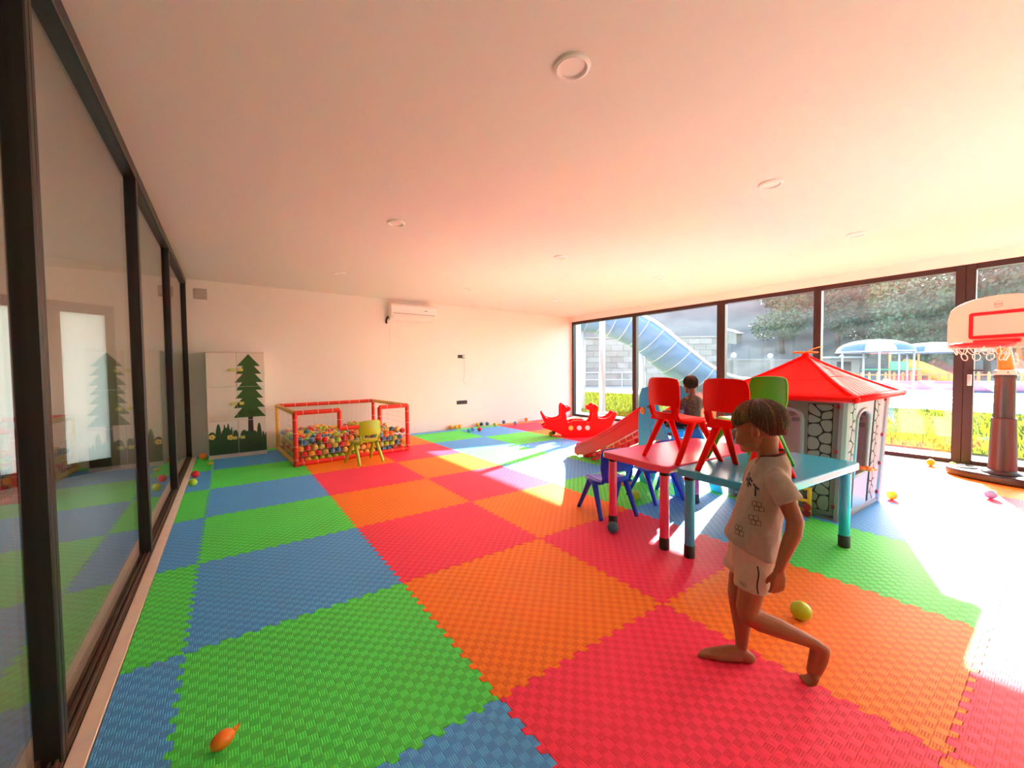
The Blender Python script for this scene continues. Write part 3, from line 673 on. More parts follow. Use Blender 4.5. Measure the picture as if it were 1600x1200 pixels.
# ------------------------------------------------------------------ loose balls
BCX = dict(BC); BC['teal'] = mat('ball_teal', (.02, .17, .24), .35); BC['sky blue'] = mat('ball_sky', (.22, .45, .72), .35); BC['cyan'] = mat('ball_cyan', (.05, .42, .50), .35)
for c in ('teal', 'sky blue', 'cyan'): BM_[c] = ball_mesh(c)
def loose(c, x, y, label, s=1.0, sq=1.0):
    o = link('play_ball', BM_[c], None, (x, y, BR*s*sq)); o.scale = (s, s, s*sq); tag(o, label, 'ball')
loose('green', 2.445, -.475, 'lime green ball lying on the orange mat behind the walking boy', 1.08, .95)
loose('teal', 2.525, .765, 'dark teal ball beside the far left leg of the pink table')
loose('green', 3.27, 1.13, 'lime ball between the two blue chairs under the pink table', 1.1)
loose('green', 5.16, -.27, 'lime ball at the outer corner of the playhouse')
loose('sky blue', 5.90, -.80, 'light blue ball on the mats in front of the basketball hoop')
loose('yellow', 7.22, -.22, 'yellow ball by the window sill left of the hoop base')
loose('green', 7.24, -.40, 'lime ball by the window touching the hoop base side', .9)
loose('red', -.15, 4.76, 'red ball against the glass partition ledge')
loose('green', -.15, 4.33, 'lime ball against the glass partition ledge, nearest of the two there')
loose('pale green', -.03, 5.45, 'squashed pale green ball in front of the white cabinet', .95, .6)
loose('orange', -.125, 5.95, 'orange brown ball squeezed between cabinet and partition corner', 1.1)
far = [('yellow', 4.00, 6.36, 'left yellow ball of the three touching at the back wall'), ('yellow', 4.10, 6.33, 'middle yellow ball of the three touching at the back wall'), ('yellow', 4.20, 6.36, 'right yellow ball of the three touching at the back wall'),
       ('cyan', 4.06, 5.70, 'cyan ball standing left of the red one on the green mat'), ('sky blue', 4.23, 5.86, 'light blue ball just behind the cyan ball'), ('red', 4.31, 5.72, 'red ball on the far mats near the back wall'),
       ('yellow', 4.64, 6.36, 'yellow ball next to two blue ones at the back wall'), ('teal', 4.75, 6.37, 'left dark blue ball of the pair at the back wall'), ('blue', 4.88, 6.34, 'right blue ball of the pair at the back wall'),
       ('blue', 5.32, 6.33, 'single dark blue ball at the foot of the back wall'), ('green', 4.93, 6.10, 'lime ball on the far blue mat near the back wall'), ('sky blue', 5.42, 6.02, 'light blue ball on the edge of the far red mat'),
       ('orange', 6.00, 6.38, 'orange ball at the far end of the back wall'), ('green', 5.06, 4.40, 'lime ball at the left end of the red rocker'), ('blue', 5.19, 4.47, 'grey blue ball tucked behind the lime one at the rocker')]
for q in far: loose(*q)
tf = empty('toy_duck_head', (.145, .375, .0)); tag(tf, 'small orange rubber toy with a beak on the near green mat', 'toy')
m = MB(); m.ball((0, 0, .026), (.036, .028, .026), 18, 12, Matrix.Rotation(.5, 3, 'Z')); m.build('body', BC['orange'], tf, smooth=True)
MB().prism([(0, -.004), (.018, .006), (.022, .022), (.012, .018), (0, .02)], -.006, .006, lambda a, b, h: (.030+a*.9, .012+h+a*.4, .022+b)).build('beak', mat('toy_amber', (.95, .42, .03), .4), tf, bevel=.002)
# ------------------------------------------------------------------ tables
def table(name, loc, ang, L, Wd, H, m_, label):
    t = empty(name, loc, ang); tag(t, label, 'table')
    top = MB().prism(rrect(-L/2, -Wd/2, L/2, Wd/2, .045, 5), H-.048, H).build('tabletop', m_, t, bevel=.008, seg=3)
    MB().prism(rrect(-L/2+.03, -Wd/2+.03, L/2-.03, Wd/2-.03, .03, 3), H-.056, H-.046).build('underside', mat('dark_plastic', (.02, .02, .02), .5), top)
    for sx in (-1, 1):
        for sy in (-1, 1):
            x, y = sx*(L/2-.065), sy*(Wd/2-.065)
            lg = MB().lathe([(.030, .075), (.031, .08), (.031, H-.075), (.030, H-.07)], 20).build('leg', m_, t, (x, y, 0), auto=True)
            MB().lathe([(.033, H-.075), (.034, H-.07), (.034, H-.05)], 20).build('collar', MATS['dark_plastic'], lg, auto=True)
            MB().lathe([(.030, 0), (.034, .004), (.034, .078), (.031, .082)], 20).build('foot_cap', MATS['dark_plastic'], lg, auto=True)
    return t
PINK = mat('table_pink', (.88, .08, .23), .22, spec=.7); TBLU = mat('table_blue', (.025, .46, .80), .22, spec=.7)
TH = .585
table('play_table', (3.127, .572, 0), radians(-5.5), 1.15, .62, TH, PINK, 'pink plastic children table with a red chair standing on it')
table('play_table', (3.113, -.062, 0), radians(-4.2), 1.15, .60, TH, TBLU, 'turquoise blue plastic children table nearest the walking boy')

# ------------------------------------------------------------------ chairs (forward is local +y)
def chair(loc, ang, m_, label, lean=0):
    t = empty('child_chair', loc, ang); tag(t, label, 'chair', None)
    def back(u, v):
        x = 2*u-1; z = .292+.288*v; w = .118+.035*min(1, v/.45) - .006*v
        if v > .8: q = (v-.8)/.2; w -= .014*q*q
        y = -.148-.045*v-.012*sin(v*pi)+.036*x*x*(.35+.65*min(1, v*1.5))
        zz = z-(.013*abs(x)**4 if v > .7 else 0)*((v-.7)/.3 if v > .7 else 0)
        return (x*w, y, zz)
    hole = lambda u, v: abs(2*u-1) < .62 and .16 < v < .32
    MB().grid(back, 26, 24, hole).build('backrest', m_, t, smooth=True, solid=.009, bevel=0)
    # rolled rim round the back
    rim = [back(0, v/12) for v in range(2, 13)]+[back(u/12, 1) for u in range(1, 12)]+[back(1, v/12) for v in range(12, 1, -1)]
    MB().tube(rim, .007, 8).build('back_rim', m_, t, smooth=True)
    def seat(u, v):
        x = 2*u-1; y = -.150+.305*v; w = .135+.022*sin(min(1, v*1.2)*pi/2)
        z = .300-.014*(1-x*x)*sin(v*pi)+.004*abs(x)**3
        if v > .86: q = (v-.86)/.14; z -= .022*q*q; w -= .018*q*q
        if abs(x) > .93: z -= .016
        return (x*w, y, z)
    MB().grid(seat, 30, 22).build('seat', m_, t, smooth=True, solid=.009)
    for s in (-1, 1):
        MB().tube([(s*.145, -.13, .288), (s*.150, -.06, .281), (s*.152, .02, .283), (s*.150, .11, .284)], [.014, .022, .022, .013], 8, sq=.8).build('seat_side_rail', m_, t, smooth=True)
        MB().tube([(s*.125, -.125, .285), (s*.128, -.150, .33), (s*.140, -.158, .38)], [.011, .010, .007], 8).build('back_stay', m_, t, smooth=True)
        for f_ in (-1, 1):
            a = Vector((s*.148, f_*.035, .283)); b = Vector((s*(.185 if f_ > 0 else .168), f_*.185, .0))
            MB().tube([a, a.lerp(b, .2), a.lerp(b, .96), b], [.031, .027, .020, .017], 10, sq=.66, up=(1, 0, 0)).build('leg', m_, t, smooth=True)
    return t
CRED = mat('chair_red', (.93, .004, .004), .45, spec=.15); CGRN = mat('chair_green', (.07, .50, .01), .3); CBLU = mat('chair_blue', (.008, .05, .70), .3, coat=.15); CGR2 = mat('chair_lime', (.36, .52, .01), .3, coat=.15)
chair((2.835, .41, TH), radians(-15-90), CRED, 'red plastic chair standing on the pink table')
chair((2.735, -.062, TH), radians(-12-90), CRED, 'red plastic chair standing on the turquoise table, its back to the viewer')
chair((3.10, .065, TH), radians(159-90), CGRN, 'green plastic chair standing on the turquoise table')
chair((2.85, 1.10, 0), radians(72-90), CBLU, 'blue plastic chair on the floor at the left end of the pink table')
chair((3.50, 1.075, 0), radians(78-90), CBLU, 'blue plastic chair on the floor tucked behind the pink table')
chair((1.683, 4.345, 0), radians(103-90), CGR2, 'lime green plastic chair on the floor in front of the ball pit')

# ------------------------------------------------------------------ playhouse
ph = empty('playhouse', (4.62, .30, 0)); tag(ph, 'plastic playhouse with grey stone patterned walls and red roof', 'playhouse')
HG = mat('house_grey', (.19, .215, .19), .5); HST = mat('house_stone', (.24, .28, .25), .55); HDK = mat('house_groove', (.012, .014, .016), .6); HRD = mat('roof_red', (.95, .004, .005), .5, spec=.12); HDT = mat('peg_red', (.35, .02, .02), .5)
HOR = mat('butterfly_orange', (.95, .30, .02), .4); HIN = mat('house_inner_lit', (.52, .47, .45), .5); HLB = mat('house_pale', (.34, .38, .40), .5)  # inner tone: far walls coloured lighter for daylight coming through the plastic
PX0, PX1, PY0, PY1 = -.50, .36, -.46, .36        # ground footprint (local)
def wall(c0, c1, t0, t1, opening, strips, name, m_base):
    """wall panel between ground corners c0,c1 and eave corners t0,t1 ; everything given in panel coords s (0..1), z (0..1)"""
    c0, c1, t0, t1 = Vector(c0), Vector(c1), Vector(t0), Vector(t1)
    def Pt(s, z, h=0):
        a = c0.lerp(c1, s); b = t0.lerp(t1, s); p = a.lerp(b, z); n = (c1-c0).cross(t0-c0).normalized(); return p+n*h
    L = (c1-c0).length
    s0, s1, z0, z1 = opening
    N = 10
    def arch(s0, s1, z0, z1, n=N):
        r = (s1-s0)/2; cx = (s0+s1)/2; rz = r*L/.96*.62
        return [(cx-r*cos(pi*k/n), z1-rz+rz*sin(pi*k/n)**.8) for k in range(n+1)]
    ar = arch(s0, s1, z0, z1)
    m = MB()
    def slab(poly, h0=-.012, h1=.012): m.prism(poly, h0, h1, lambda a, b, h: Pt(a, b, h))
    slab([(0, 0), (s0, 0), (s0, 1), (0, 1)]); slab([(s1, 0), (1, 0), (1, 1), (s1, 1)])
    if z0 > .01: slab([(s0, 0), (s1, 0), (s1, z0), (s0, z0)])
    for k in range(N): slab([ar[k], ar[k+1], (ar[k+1][0], 1), (ar[k][0], 1)])
    w = m.build(name, m_base, ph)
    fr = MB(); pts = [Pt(s0, z0, .012)]+[Pt(a, b, .012) for a, b in ar]+[Pt(s1, z0, .012)]
    fr.tube(pts, .016, 8, closed=z0 > .01); fr.build('opening_rim', HLB, w, smooth=True)
    for (a0, a1, b0, b1, nn, seed) in strips:
        bk = MB().prism([(a0, b0), (a1, b0), (a1, b1), (a0, b1)], .0115, .0145, lambda a, b, h: Pt(a, b, h)); bk.build('groove_panel', HDK, w)
        R = random.Random(seed); Wp = (a1-a0)*L; Hp = (b1-b0)*.96
        cols_ = 2 if Wp > .09 else 1; rows_ = max(3, int(round(Hp/(.085 if cols_ == 2 else .075)))); seeds = []
        for r in range(rows_):
            for c in range(cols_): seeds.append(((c+.5+R.uniform(-.30, .30))/cols_*Wp, (r+.5+(.25 if c else -.1)+R.uniform(-.36, .36))/rows_*Hp))
        for i, p in enumerate(seeds):
            Q = [(.004, .004), (Wp-.004, .004), (Wp-.004, Hp-.004), (.004, Hp-.004)]
            for j, q in enumerate(seeds):
                if i == j: continue
                dx, dy = q[0]-p[0], q[1]-p[1]; d = sqrt(dx*dx+dy*dy); Q = clip(Q, dx/d, dy/d, (p[0]+q[0])/2*dx/d+(p[1]+q[1])/2*dy/d-.0048)
                if len(Q) < 3: break
            if len(Q) < 3: continue
            S_ = []                                   # round the corners
            for k in range(len(Q)):
                a, b, c = Q[k-1], Q[k], Q[(k+1) % len(Q)]
                S_ += [tuple(b[e]*.62+a[e]*.38 for e in (0, 1)), tuple(b[e]*.86+a[e]*.07+c[e]*.07 for e in (0, 1)), tuple(b[e]*.62+c[e]*.38 for e in (0, 1))]
            MB().prism([(a0+x/L, b0+y/.96) for x, y in S_], .0145, .0205, lambda a, b, h: Pt(a, b, h)).build('stone', HST, w)
    return Pt, w
G0 = dict(a=(PX0, PY0, 0), b=(PX1, PY0-.03, 0), c=(PX1, PY1, 0), d=(PX0, PY1, 0))
E0 = dict(a=(PX0+.0, PY0-.03, .962), b=(PX1+.27, PY0-.03, .975), c=(PX1+.27, PY1+.05, .975), d=(PX0, PY1+.05, .962))
# front wall faces the viewer (-x): s runs from the far-left end to the near corner
P1, w1 = wall(G0['d'], G0['a'], E0['d'], E0['a'], (.33, .69, .0, .93), [(.735, .925, .07, .97, 0, 3), (.05, .28, .07, .97, 0, 8)], 'front_wall', HG)
P2, w2 = wall(G0['a'], G0['b'], E0['a'], E0['b'], (.24, .56, .34, .90), [(.045, .20, .06, .97, 0, 5), (.66, .83, .06, .97, 0, 9)], 'side_wall', HLB)
P3, w3 = wall(G0['b'], G0['c'], E0['b'], E0['c'], (.30, .70, .34, .62), [(.08, .92, .66, .96, 0, 6)], 'back_wall', HIN)
P4, w4 = wall(G0['c'], G0['d'], E0['c'], E0['d'], (.36, .64, .40, .88), [(.08, .32, .06, .96, 0, 7), (.68, .92, .06, .96, 0, 2)], 'far_side_wall', HIN)
# inner faces carry the same stone relief: panel seen through the openings
for (Pq, wq, rng) in ((P4, w4, (.05, .34)), (P3, w3, (.1, .9))):
    R = random.Random(31)
    for r in range(5 if Pq is P3 else 8):
        for c in range(3 if Pq is P4 else 6):
            z0_ = (.66 if Pq is P3 else .08)+r*(.058 if Pq is P3 else .105); s0_ = rng[0]+(c+(.4 if r % 2 else 0))*(rng[1]-rng[0])/(3.4 if Pq is P4 else 6.4)
            sw = (rng[1]-rng[0])/(3.4 if Pq is P4 else 6.4)*.86; sh_ = .05 if Pq is P3 else .09
            MB().prism([(s0_+sw*(.5+.5*cos(k*pi/4+.3)*R.uniform(.85, 1.1)), z0_+sh_*(.5+.5*sin(k*pi/4+.3)*R.uniform(.85, 1.1))) for k in range(8)], -.012, -.018, lambda a, b, h: Pq(a, b, h)).build('inner_stone', HST, wq)
for (a, b, m_) in (('a', 'a', HLB), ('b', 'b', HLB), ('c', 'c', HG), ('d', 'd', HG)):
    g0, e0 = Vector(G0[a]), Vector(E0[a]); MB().tube([g0, e0], .036, 8).build('corner_post', m_, ph, auto=True)
for Pq, wq, ss in ((P1, w1, .962), (P2, w2, .945)):
    for z in (.1, .36, .62, .95) if Pq is P2 else (.12, .58, .95):
        c = Pq(ss, z, .014); n = (Pq(ss, z, 1)-Pq(ss, z, 0)).normalized()
        MB().tube([c, c+n*.010, c+n*.016], [.017, .016, .006], 12).build('peg', HDT, wq, smooth=True)
# half door in the side wall and its flower handle
MB().prism([(.24, .07), (.56, .07), (.56, .33), (.24, .33)], .012, .022, lambda a, b, h: P2(a, b, h)).build('half_door', mat('door_bluegrey', (.28, .35, .42), .45), ph, bevel=.004)
fm = MB(); cc = P2(.44, .385, .045)
for k in range(5): fm.ball(cc+Vector((.042*cos(k*1.257), .034*sin(k*1.257)-.01, .004)), (.036, .030, .012), 12, 8)
fm.ball(cc+Vector((0, -.01, .01)), .018, 10, 8); fm.build('flower_handle', HOR, ph, smooth=True)
base = MB(); loop = [Vector(G0[k])+Vector((0, 0, .02)) for k in 'abcd']; base.tube(loop, .03, 8, closed=True); base.build('base_rail', HG, ph, auto=True)
# roof: four curved hips with eave rim, ridges and tile lines
RX0, RX1, RY0, RY1, AZ = PX0-.15, PX1+.36, PY0-.13, PY1+.13, 1.335
ap = Vector(((RX0+RX1)/2-.02, (RY0+RY1)/2, AZ)); ec = [Vector((RX0, RY0, .985)), Vector((RX1, RY0, .985)), Vector((RX1, RY1, .985)), Vector((RX0, RY1, .985))]
for k in range(4):
    a, b = ec[k], ec[(k+1) % 4]
    def rf(u, v, a=a, b=b):
        p = a.lerp(b, u).lerp(ap, v); p.z += -.018*sin(v*pi); return p
    s = MB().grid(rf, 12, 10).build('roof_panel', HRD, ph, smooth=True, solid=.012)
    ln = MB()
    for q in range(1, 12 if k in (0,) else 6):
        u = q/(12 if k == 0 else 6)
        if k == 0: ln.tube([rf(u, v/8)+Vector((0, 0, .006)) for v in range(0, int(8*(1-abs(2*u-1))*.8)+1+1)] if abs(2*u-1) < .9 else [rf(u, 0)+Vector((0, 0, .006)), rf(u, .08)+Vector((0, 0, .006))], .0035, 5)
    if k == 0: ln.tube([rf(.02, .5)+Vector((0, 0, .004)), rf(.98, .5)+Vector((0, 0, .004))], .006, 6)
    else: ln.tube([rf(.02, .42)+Vector((0, 0, .004)), rf(.98, .42)+Vector((0, 0, .004))], .004, 6)
    ln.build('tile_line', HRD, s, smooth=True)
for c in ec: MB().tube([c.lerp(ap, t)+Vector((0, 0, .006-.018*sin(t*pi))) for t in [q/8 for q in range(9)]], .014, 8).build('hip_ridge', HRD, ph, smooth=True)
em = MB()
for k in range(4): em.tube([ec[k], ec[(k+1) % 4]], .026, 12); em.ball(ec[k], .028, 14, 10)
em.build('eave_rim', HRD, ph, smooth=True)
MB().lathe([(.035, 1.32), (.03, 1.35), (.012, 1.37)], 14, (ap.x, ap.y, 0)).build('roof_tip', HRD, ph, smooth=True)
bf = MB()
for s in (-1, 1):
    bf.ball(ap+Vector((s*.052, -s*.042, .035)), (.052, .022, .010), 14, 8, Matrix.Rotation(-.7, 3, 'Z')); bf.ball(ap+Vector((s*.03, -s*.02, .035)), (.03, .018, .010), 12, 8, Matrix.Rotation(-.7, 3, 'Z'))
bfo = bf.build('butterfly', HOR, ph, smooth=True); MB().tube([ap+Vector((-.01, 0, .03)), ap+Vector((.03, -.02, .055)), ap+Vector((.09, -.05, .075)), ap+Vector((.14, -.08, .09))], .005, 6).build('antenna', HOR, bfo, smooth=True)
yt = empty('toy_trolley', (4.045, .085, 0), -1.3); tag(yt, 'yellow plastic toy frame with dark red wheels at the foot of the playhouse front', 'toy')
YT = mat('toy_yellow', (.85, .55, .03), .35)
m = MB()
for x in (-.07, .07): m.tube([(x, 0, .02), (x, 0, .24)], .016, 8)
for z in (.05, .13, .23): m.tube([(-.08, 0, z), (.08, 0, z)], .014, 8)
m.build('toy_frame', YT, yt, smooth=True)
for x in (-.03, .055): MB().tube([(x, -.02, .085), (x, -.036, .085)], .03, 16).build('wheel', HDT, yt, auto=True); 
for x in (-.03, .055): MB().tube([(x, -.016, .03), (x, -.030, .03)], .028, 16).build('wheel', HDT, yt, auto=True)

# ------------------------------------------------------------------ slide (local +y is the sliding direction, +x to its far side)
sl = empty('toddler_slide', (3.67, .86, 0), -math.atan2(.272, .962)); tag(sl, 'red toddler slide with blue side panels and steps beyond the tables', 'slide')
SLR = mat('slide_red', (.95, .004, .005), .5, spec=.12); SLB = mat('slide_panel_blue', (.02, .38, .78), .35); SLO = mat('slide_orange', (.95, .28, .03), .4)
SP = [(0, 0), (.13, 0), (.19, .17), (.43, .17), (.50, 0), (.68, 0), (.70, .60), (.685, .93), (.64, 1.02), (.54, 1.045), (.45, .99), (.40, .84), (.30, .62), (.10, .30)]
TRI = [(.26, .27), (.50, .27), (.50, .60)]
for x in (0, .44):
    # outline with a triangular window: built as rim strips around it
    m = MB()
    pieces = [[(0, 0), (.13, 0), (.19, .17), (.26, .27), (.10, .30)], [(.19, .17), (.43, .17), (.50, .27), (.26, .27)], [(.43, .17), (.50, 0), (.68, 0), (.70, .60), (.50, .60), (.50, .27)], [(.10, .30), (.26, .27), (.50, .60), (.40, .84), (.30, .62)], [(.50, .60), (.70, .60), (.685, .93), (.64, 1.02), (.54, 1.045), (.45, .99), (.40, .84)]]
    for P in pieces: m.prism(P, x-.016, x+.016, lambda a, b, h: (h, a, b))
    o = m.build('side_panel', SLB, sl, bevel=.004, seg=2)
    sgn = -1 if x == 0 else 1
    for y, z in ((.62, .78), (.36, .47), (.56, .10)):
        f_ = MB()
        for k in range(6): f_.ball((x+sgn*.018, y+.024*cos(k*1.047), z+.024*sin(k*1.047)), (.008, .018, .018), 8, 6)
        f_.build('orange_flower', SLO, o, smooth=True)
    MB().tube([(x+sgn*.016, .53, .83), (x+sgn*.02, .53, .83)], .014, 10).build('screw_cap', HDK, o)
for k, (y, z) in enumerate(((.12, .18), (.24, .36), (.37, .50))): MB().b2((.016, y-.06, z-.03), (.424, y+.06, z)).build('step', SLO if k == 0 else SLB, sl, bevel=.012)
MB().b2((.016, .38, .565), (.424, .72, .60)).build('platform', SLB, sl, bevel=.01)
ch = lambda t: (.66+1.42*t, .60*(1-t)**1.08+.075*sin(t*pi)*-.3+.045+.03*max(0, t-.86)/.14)
def chute(u, v):
    y, z = ch(v); x = .22+(u-.5)*.44; e = abs(2*u-1); rail = .17*(1-.35*v)*(0 if e < .74 else min(1, (e-.74)/.12))
    if e >= .86: x = .22+math.copysign(.20+.02*(e-.86)/.14, u-.5)
    if e > .95: rail -= .05; x = .22+math.copysign(.235, u-.5)
    if v > .93: rail *= 1-(v-.93)/.07*.5
    return (x, y, z+rail)
MB().grid(chute, 34, 30).build('chute', SLR, sl, smooth=True, solid=.012)
for x in (.0, .44):
    MB().tube([(x, ch(t/10)[0], ch(t/10)[1]+.165*(1-.035*t)) for t in range(10)]+[(x, 2.10, .12)], [.020]*10+[.03], 10).build('chute_rail', SLR, sl, smooth=True)
    ts = [k/16 for k in range(17)]; m = MB(); up_l = [(ch(t)[0], ch(t)[1]+.17*(1-.35*t)) for t in ts]+[(2.12, .13), (2.16, .10)]; lo_l = [(2.16, .03), (2.06, .004)]+[(ch(t)[0], max(.004, ch(t)[1]-.055)) for t in reversed(ts)]
    for q in range(16): m.prism([up_l[q], up_l[q+1], lo_l[-2-q], lo_l[-1-q]], x-.014, x+.014, lambda a, b, h: (h, a, b))
    m.prism([up_l[16], up_l[17], up_l[18], lo_l[0], lo_l[1], lo_l[2]], x-.014, x+.014, lambda a, b, h: (h, a, b)); m.build('chute_side', SLR, sl)
    m = MB()                                    # brick like lattice below the chute
    fz = lambda y: ch((y-.66)/1.42)[1]
    for q in range(9):
        y0 = .70+q*.125
        for r in range(2):
            yy = y0+r*.06; h0 = fz(yy)-.125-r*.07; h1 = fz(yy+.1)-.125-r*.07
            if h1 < .03: continue
            m.prism([(yy, h0), (yy+.092, h1+.02), (yy+.105, h1+.055), (yy+.014, h0+.05)], x-.008, x+.008, lambda a, b, h: (h, a, b))
    m.prism([(.68, fz(.68)-.26), (1.65, .02), (1.75, .02), (.68, fz(.68)-.225)], x-.006, x+.006, lambda a, b, h: (h, a, b))
    m.build('brick_lattice', SLR, sl)
MB().b2((.03, 1.93, .0), (.41, 2.0, .06)).build('chute_foot', SLR, sl, bevel=.01)
for (x, y, s_, nm) in ((3.60, 1.50, 1, 'orange plastic toy dome on the floor between the blue chairs and the slide'), (4.15, .66, .9, 'small orange plastic toy dome on the floor in front of the slide steps')):
    o = MB().lathe([(.055*s_, 0), (.06*s_, .02*s_), (.05*s_, .06*s_), (.03*s_, .08*s_), (.012, .088*s_)], 20).build('toy_dome', SLO, loc=(x, y, 0), smooth=True); tag(o, nm, 'toy')

# ------------------------------------------------------------------ rocker (traced side profile, 30 cm thick)
rk = empty('seesaw_rocker', (5.44, 4.08, 0), radians(-35.3)); tag(rk, 'red two seat children rocker with animal head handles near the far window', 'rocker')
RP = [(100, 250), (82, 275), (88, 310), (110, 360), (122, 400), (150, 430), (158, 470), (95, 500), (105, 525), (200, 560), (300, 592), (400, 640), (480, 682), (600, 700), (760, 706), (930, 702), (1100, 662), (1220, 610), (1330, 562), (1388, 522), (1335, 492), (1378, 400), (1405, 340), (1422, 285), (1400, 258), (1372, 262), (1345, 300), (1290, 350), (1210, 378), (1130, 372), (1092, 358), (1082, 300), (1084, 240), (1094, 190), (1075, 145), (1035, 118), (1000, 122), (968, 158), (918, 158), (908, 172), (932, 188), (918, 212), (945, 236), (1000, 252), (992, 330), (965, 415), (935, 442), (895, 440), (850, 408), (640, 408), (610, 430), (558, 440), (532, 380), (516, 262), (560, 240), (590, 222), (604, 186), (578, 150), (530, 168), (505, 132), (468, 104), (436, 124), (424, 170), (424, 330), (390, 360), (300, 382), (220, 370), (160, 344), (135, 300)]
KS = 1/11.43/86.0
RPt = [((a-750)*KS, (706-b)*KS) for a, b in RP]
def outline(name, P, h0, h1, m_, parent, bevel=.012):
    me = D.meshes.new(name); bm = bmesh.new(); vs = [bm.verts.new((x, h0, z)) for x, z in P]; f = bm.faces.new(vs)
    ext = bmesh.ops.extrude_face_region(bm, geom=[f]); bmesh.ops.translate(bm, vec=(0, h1-h0, 0), verts=[g_ for g_ in ext['geom'] if isinstance(g_, bmesh.types.BMVert)])
    bmesh.ops.recalc_face_normals(bm, faces=bm.faces); bm.to_mesh(me); bm.free(); me.materials.append(m_); me.shade_smooth(); me.set_sharp_from_angle(angle=radians(35))
    return link(name, me, parent, bevel=bevel, seg=3)
outline('rocker_side', RPt, -.17, -.10, SLR, rk); outline('rocker_side', RPt, .10, .17, SLR, rk)
BP = [(160, 470), (200, 560), (480, 682), (760, 700), (1100, 655), (1330, 562), (1335, 492), (1210, 430), (1100, 420), (1060, 520), (520, 520), (440, 425), (300, 430), (200, 420)]
outline('rocker_body', [((a-750)*KS, (706-b)*KS) for a, b in BP], -.10, .10, SLR, rk)
for a, c in ((603, BC['yellow']), (750, mat('plug_white', (.8, .78, .78), .4)), (898, MATS['plug_white'])):
    MB().tube([((a-750)*KS, -.168, (706-535)*KS), ((a-750)*KS, -.178, (706-535)*KS)], .043, 20).build('round_plug', c, rk, auto=True)
for a in (470, 1035): MB().tube([((a-750)*KS, -.22, (706-185)*KS), ((a-750)*KS, .22, (706-185)*KS)], .016, 10).build('hand_grip', SLR, rk, smooth=True)

# ------------------------------------------------------------------ basketball hoop
na = radians(160); hp = empty('basketball_hoop', (6.87, -.80, 0), na-pi/2)   # local +y points where the board faces
tag(hp, 'toy basketball hoop with white backboard on a black base at the right edge', 'basketball hoop')
HBK = mat('hoop_black', (.018, .016, .016), .32); HWB = mat('board_white', (.80, .62, .54), .4); HRR = mat('hoop_red', (.80, .010, .02), .3); HOO = mat('hoop_orange', (.95, .20, .01), .35)
bpoly = []
for k in range(48):
    t = 2*pi*k/48; x = .42*cos(t); y = .20*sin(t)
    lob = .05*cos(2*t)**2*(1 if abs(cos(t)) > .7 else 0); r = 1+lob
    bpoly.append((math.copysign(abs(cos(t))**.75, cos(t))*.44, math.copysign(abs(sin(t))**.75, sin(t))*(.20-.03*cos(t*2))))
MB().prism(bpoly, 0, .085).build('base', HBK, hp, bevel=.025, seg=4)
for x in (-.29, .29): MB().lathe([(.105, .084), (.098, .095), (.085, .088), (.07, .070), (.0, .066)], 28, (x, 0, 0), cap=False).build('base_well', HBK, hp, smooth=True)
MB().lathe([(.15, .083), (.145, .095), (.115, .11), (.108, .12)], 28).build('base_collar', HBK, hp, smooth=True)
MB().lathe([(.104, .10), (.100, .3), (.088, .66), (.090, .668), (.086, .675)], 16).build('lower_pole', HBK, hp, auto=True)
MB().lathe([(.078, .66), (.073, 1.08), (.084, 1.10), (.084, 1.125), (.07, 1.13)], 16).build('upper_pole', HBK, hp, auto=True)
up_ = MB().lathe([(.074, 1.125), (.078, 1.13), (.078, 1.178), (.07, 1.182)], 24).build('white_collar', HWB, hp, auto=True)
for q in (-.6, .9, 2.2, 3.6): MB().ball((.079*cos(q), .079*sin(q), 1.155), .007, 8, 6).build('bolt', HBK, up_)
MB().tube([(0, 0, 1.17), (0, -.004, 1.24), (0, .02, 1.34), (0, .06, 1.42), (0, .095, 1.5)], [.066, .066, .062, .06, .06], 16, sq=.85).build('orange_neck', HOO, hp, smooth=True)
bw, bz0, bz1 = .40, 1.44, 1.80
bd = [(-bw+.03, bz0-.03), (bw-.03, bz0-.03), (bw, bz0), (bw, bz1-.06)]+[(bw*cos(pi*k/18), bz1-.03+.19*sin(pi*k/18)**.9) for k in range(2, 17)]+[(-bw, bz1-.06), (-bw, bz0)]
outline('backboard', bd, .12, .15, HWB, hp, .006)
def ring(x0, z0, x1, z1, w_, r, y0, y1):
    m = MB(); o_ = rrect(x0, z0, x1, z1, r, 5); i_ = rrect(x0+w_, z0+w_, x1-w_, z1-w_, .004, 5); n = len(o_)
    for k in range(n):
        q = (k+1) % n; m.prism([o_[k], o_[q], i_[q], i_[k]], y0, y1, lambda a, b, h: (a, h, b))
    return m
ring(-.22, 1.515, .22, 1.795, .033, .025, .150, .156).build('red_square', HRR, hp)
lg = ring(-.03, 1.835, .03, 1.895, .003, .018, .150, .153).build('maker_badge', MATS['grey_print'], hp)
MB().b2((-.022, .150, 1.862), (.022, .153, 1.870)).build('badge_bar', MATS['grey_print'], lg)
m = MB(); m.b2((-.17, .15, 1.46), (.17, .19, 1.50)); m.b2((-.12, .15, 1.43), (.12, .21, 1.47)); m.build('rim_bracket', HRR, hp, bevel=.008)
rc = Vector((0, .40, 1.44)); RR = .205
MB().tube([rc+Vector((RR*cos(k*pi/20), RR*sin(k*pi/20), 0)) for k in range(40)], .021, 12, closed=True).build('rim', HRR, hp, smooth=True)
nm_ = MB()
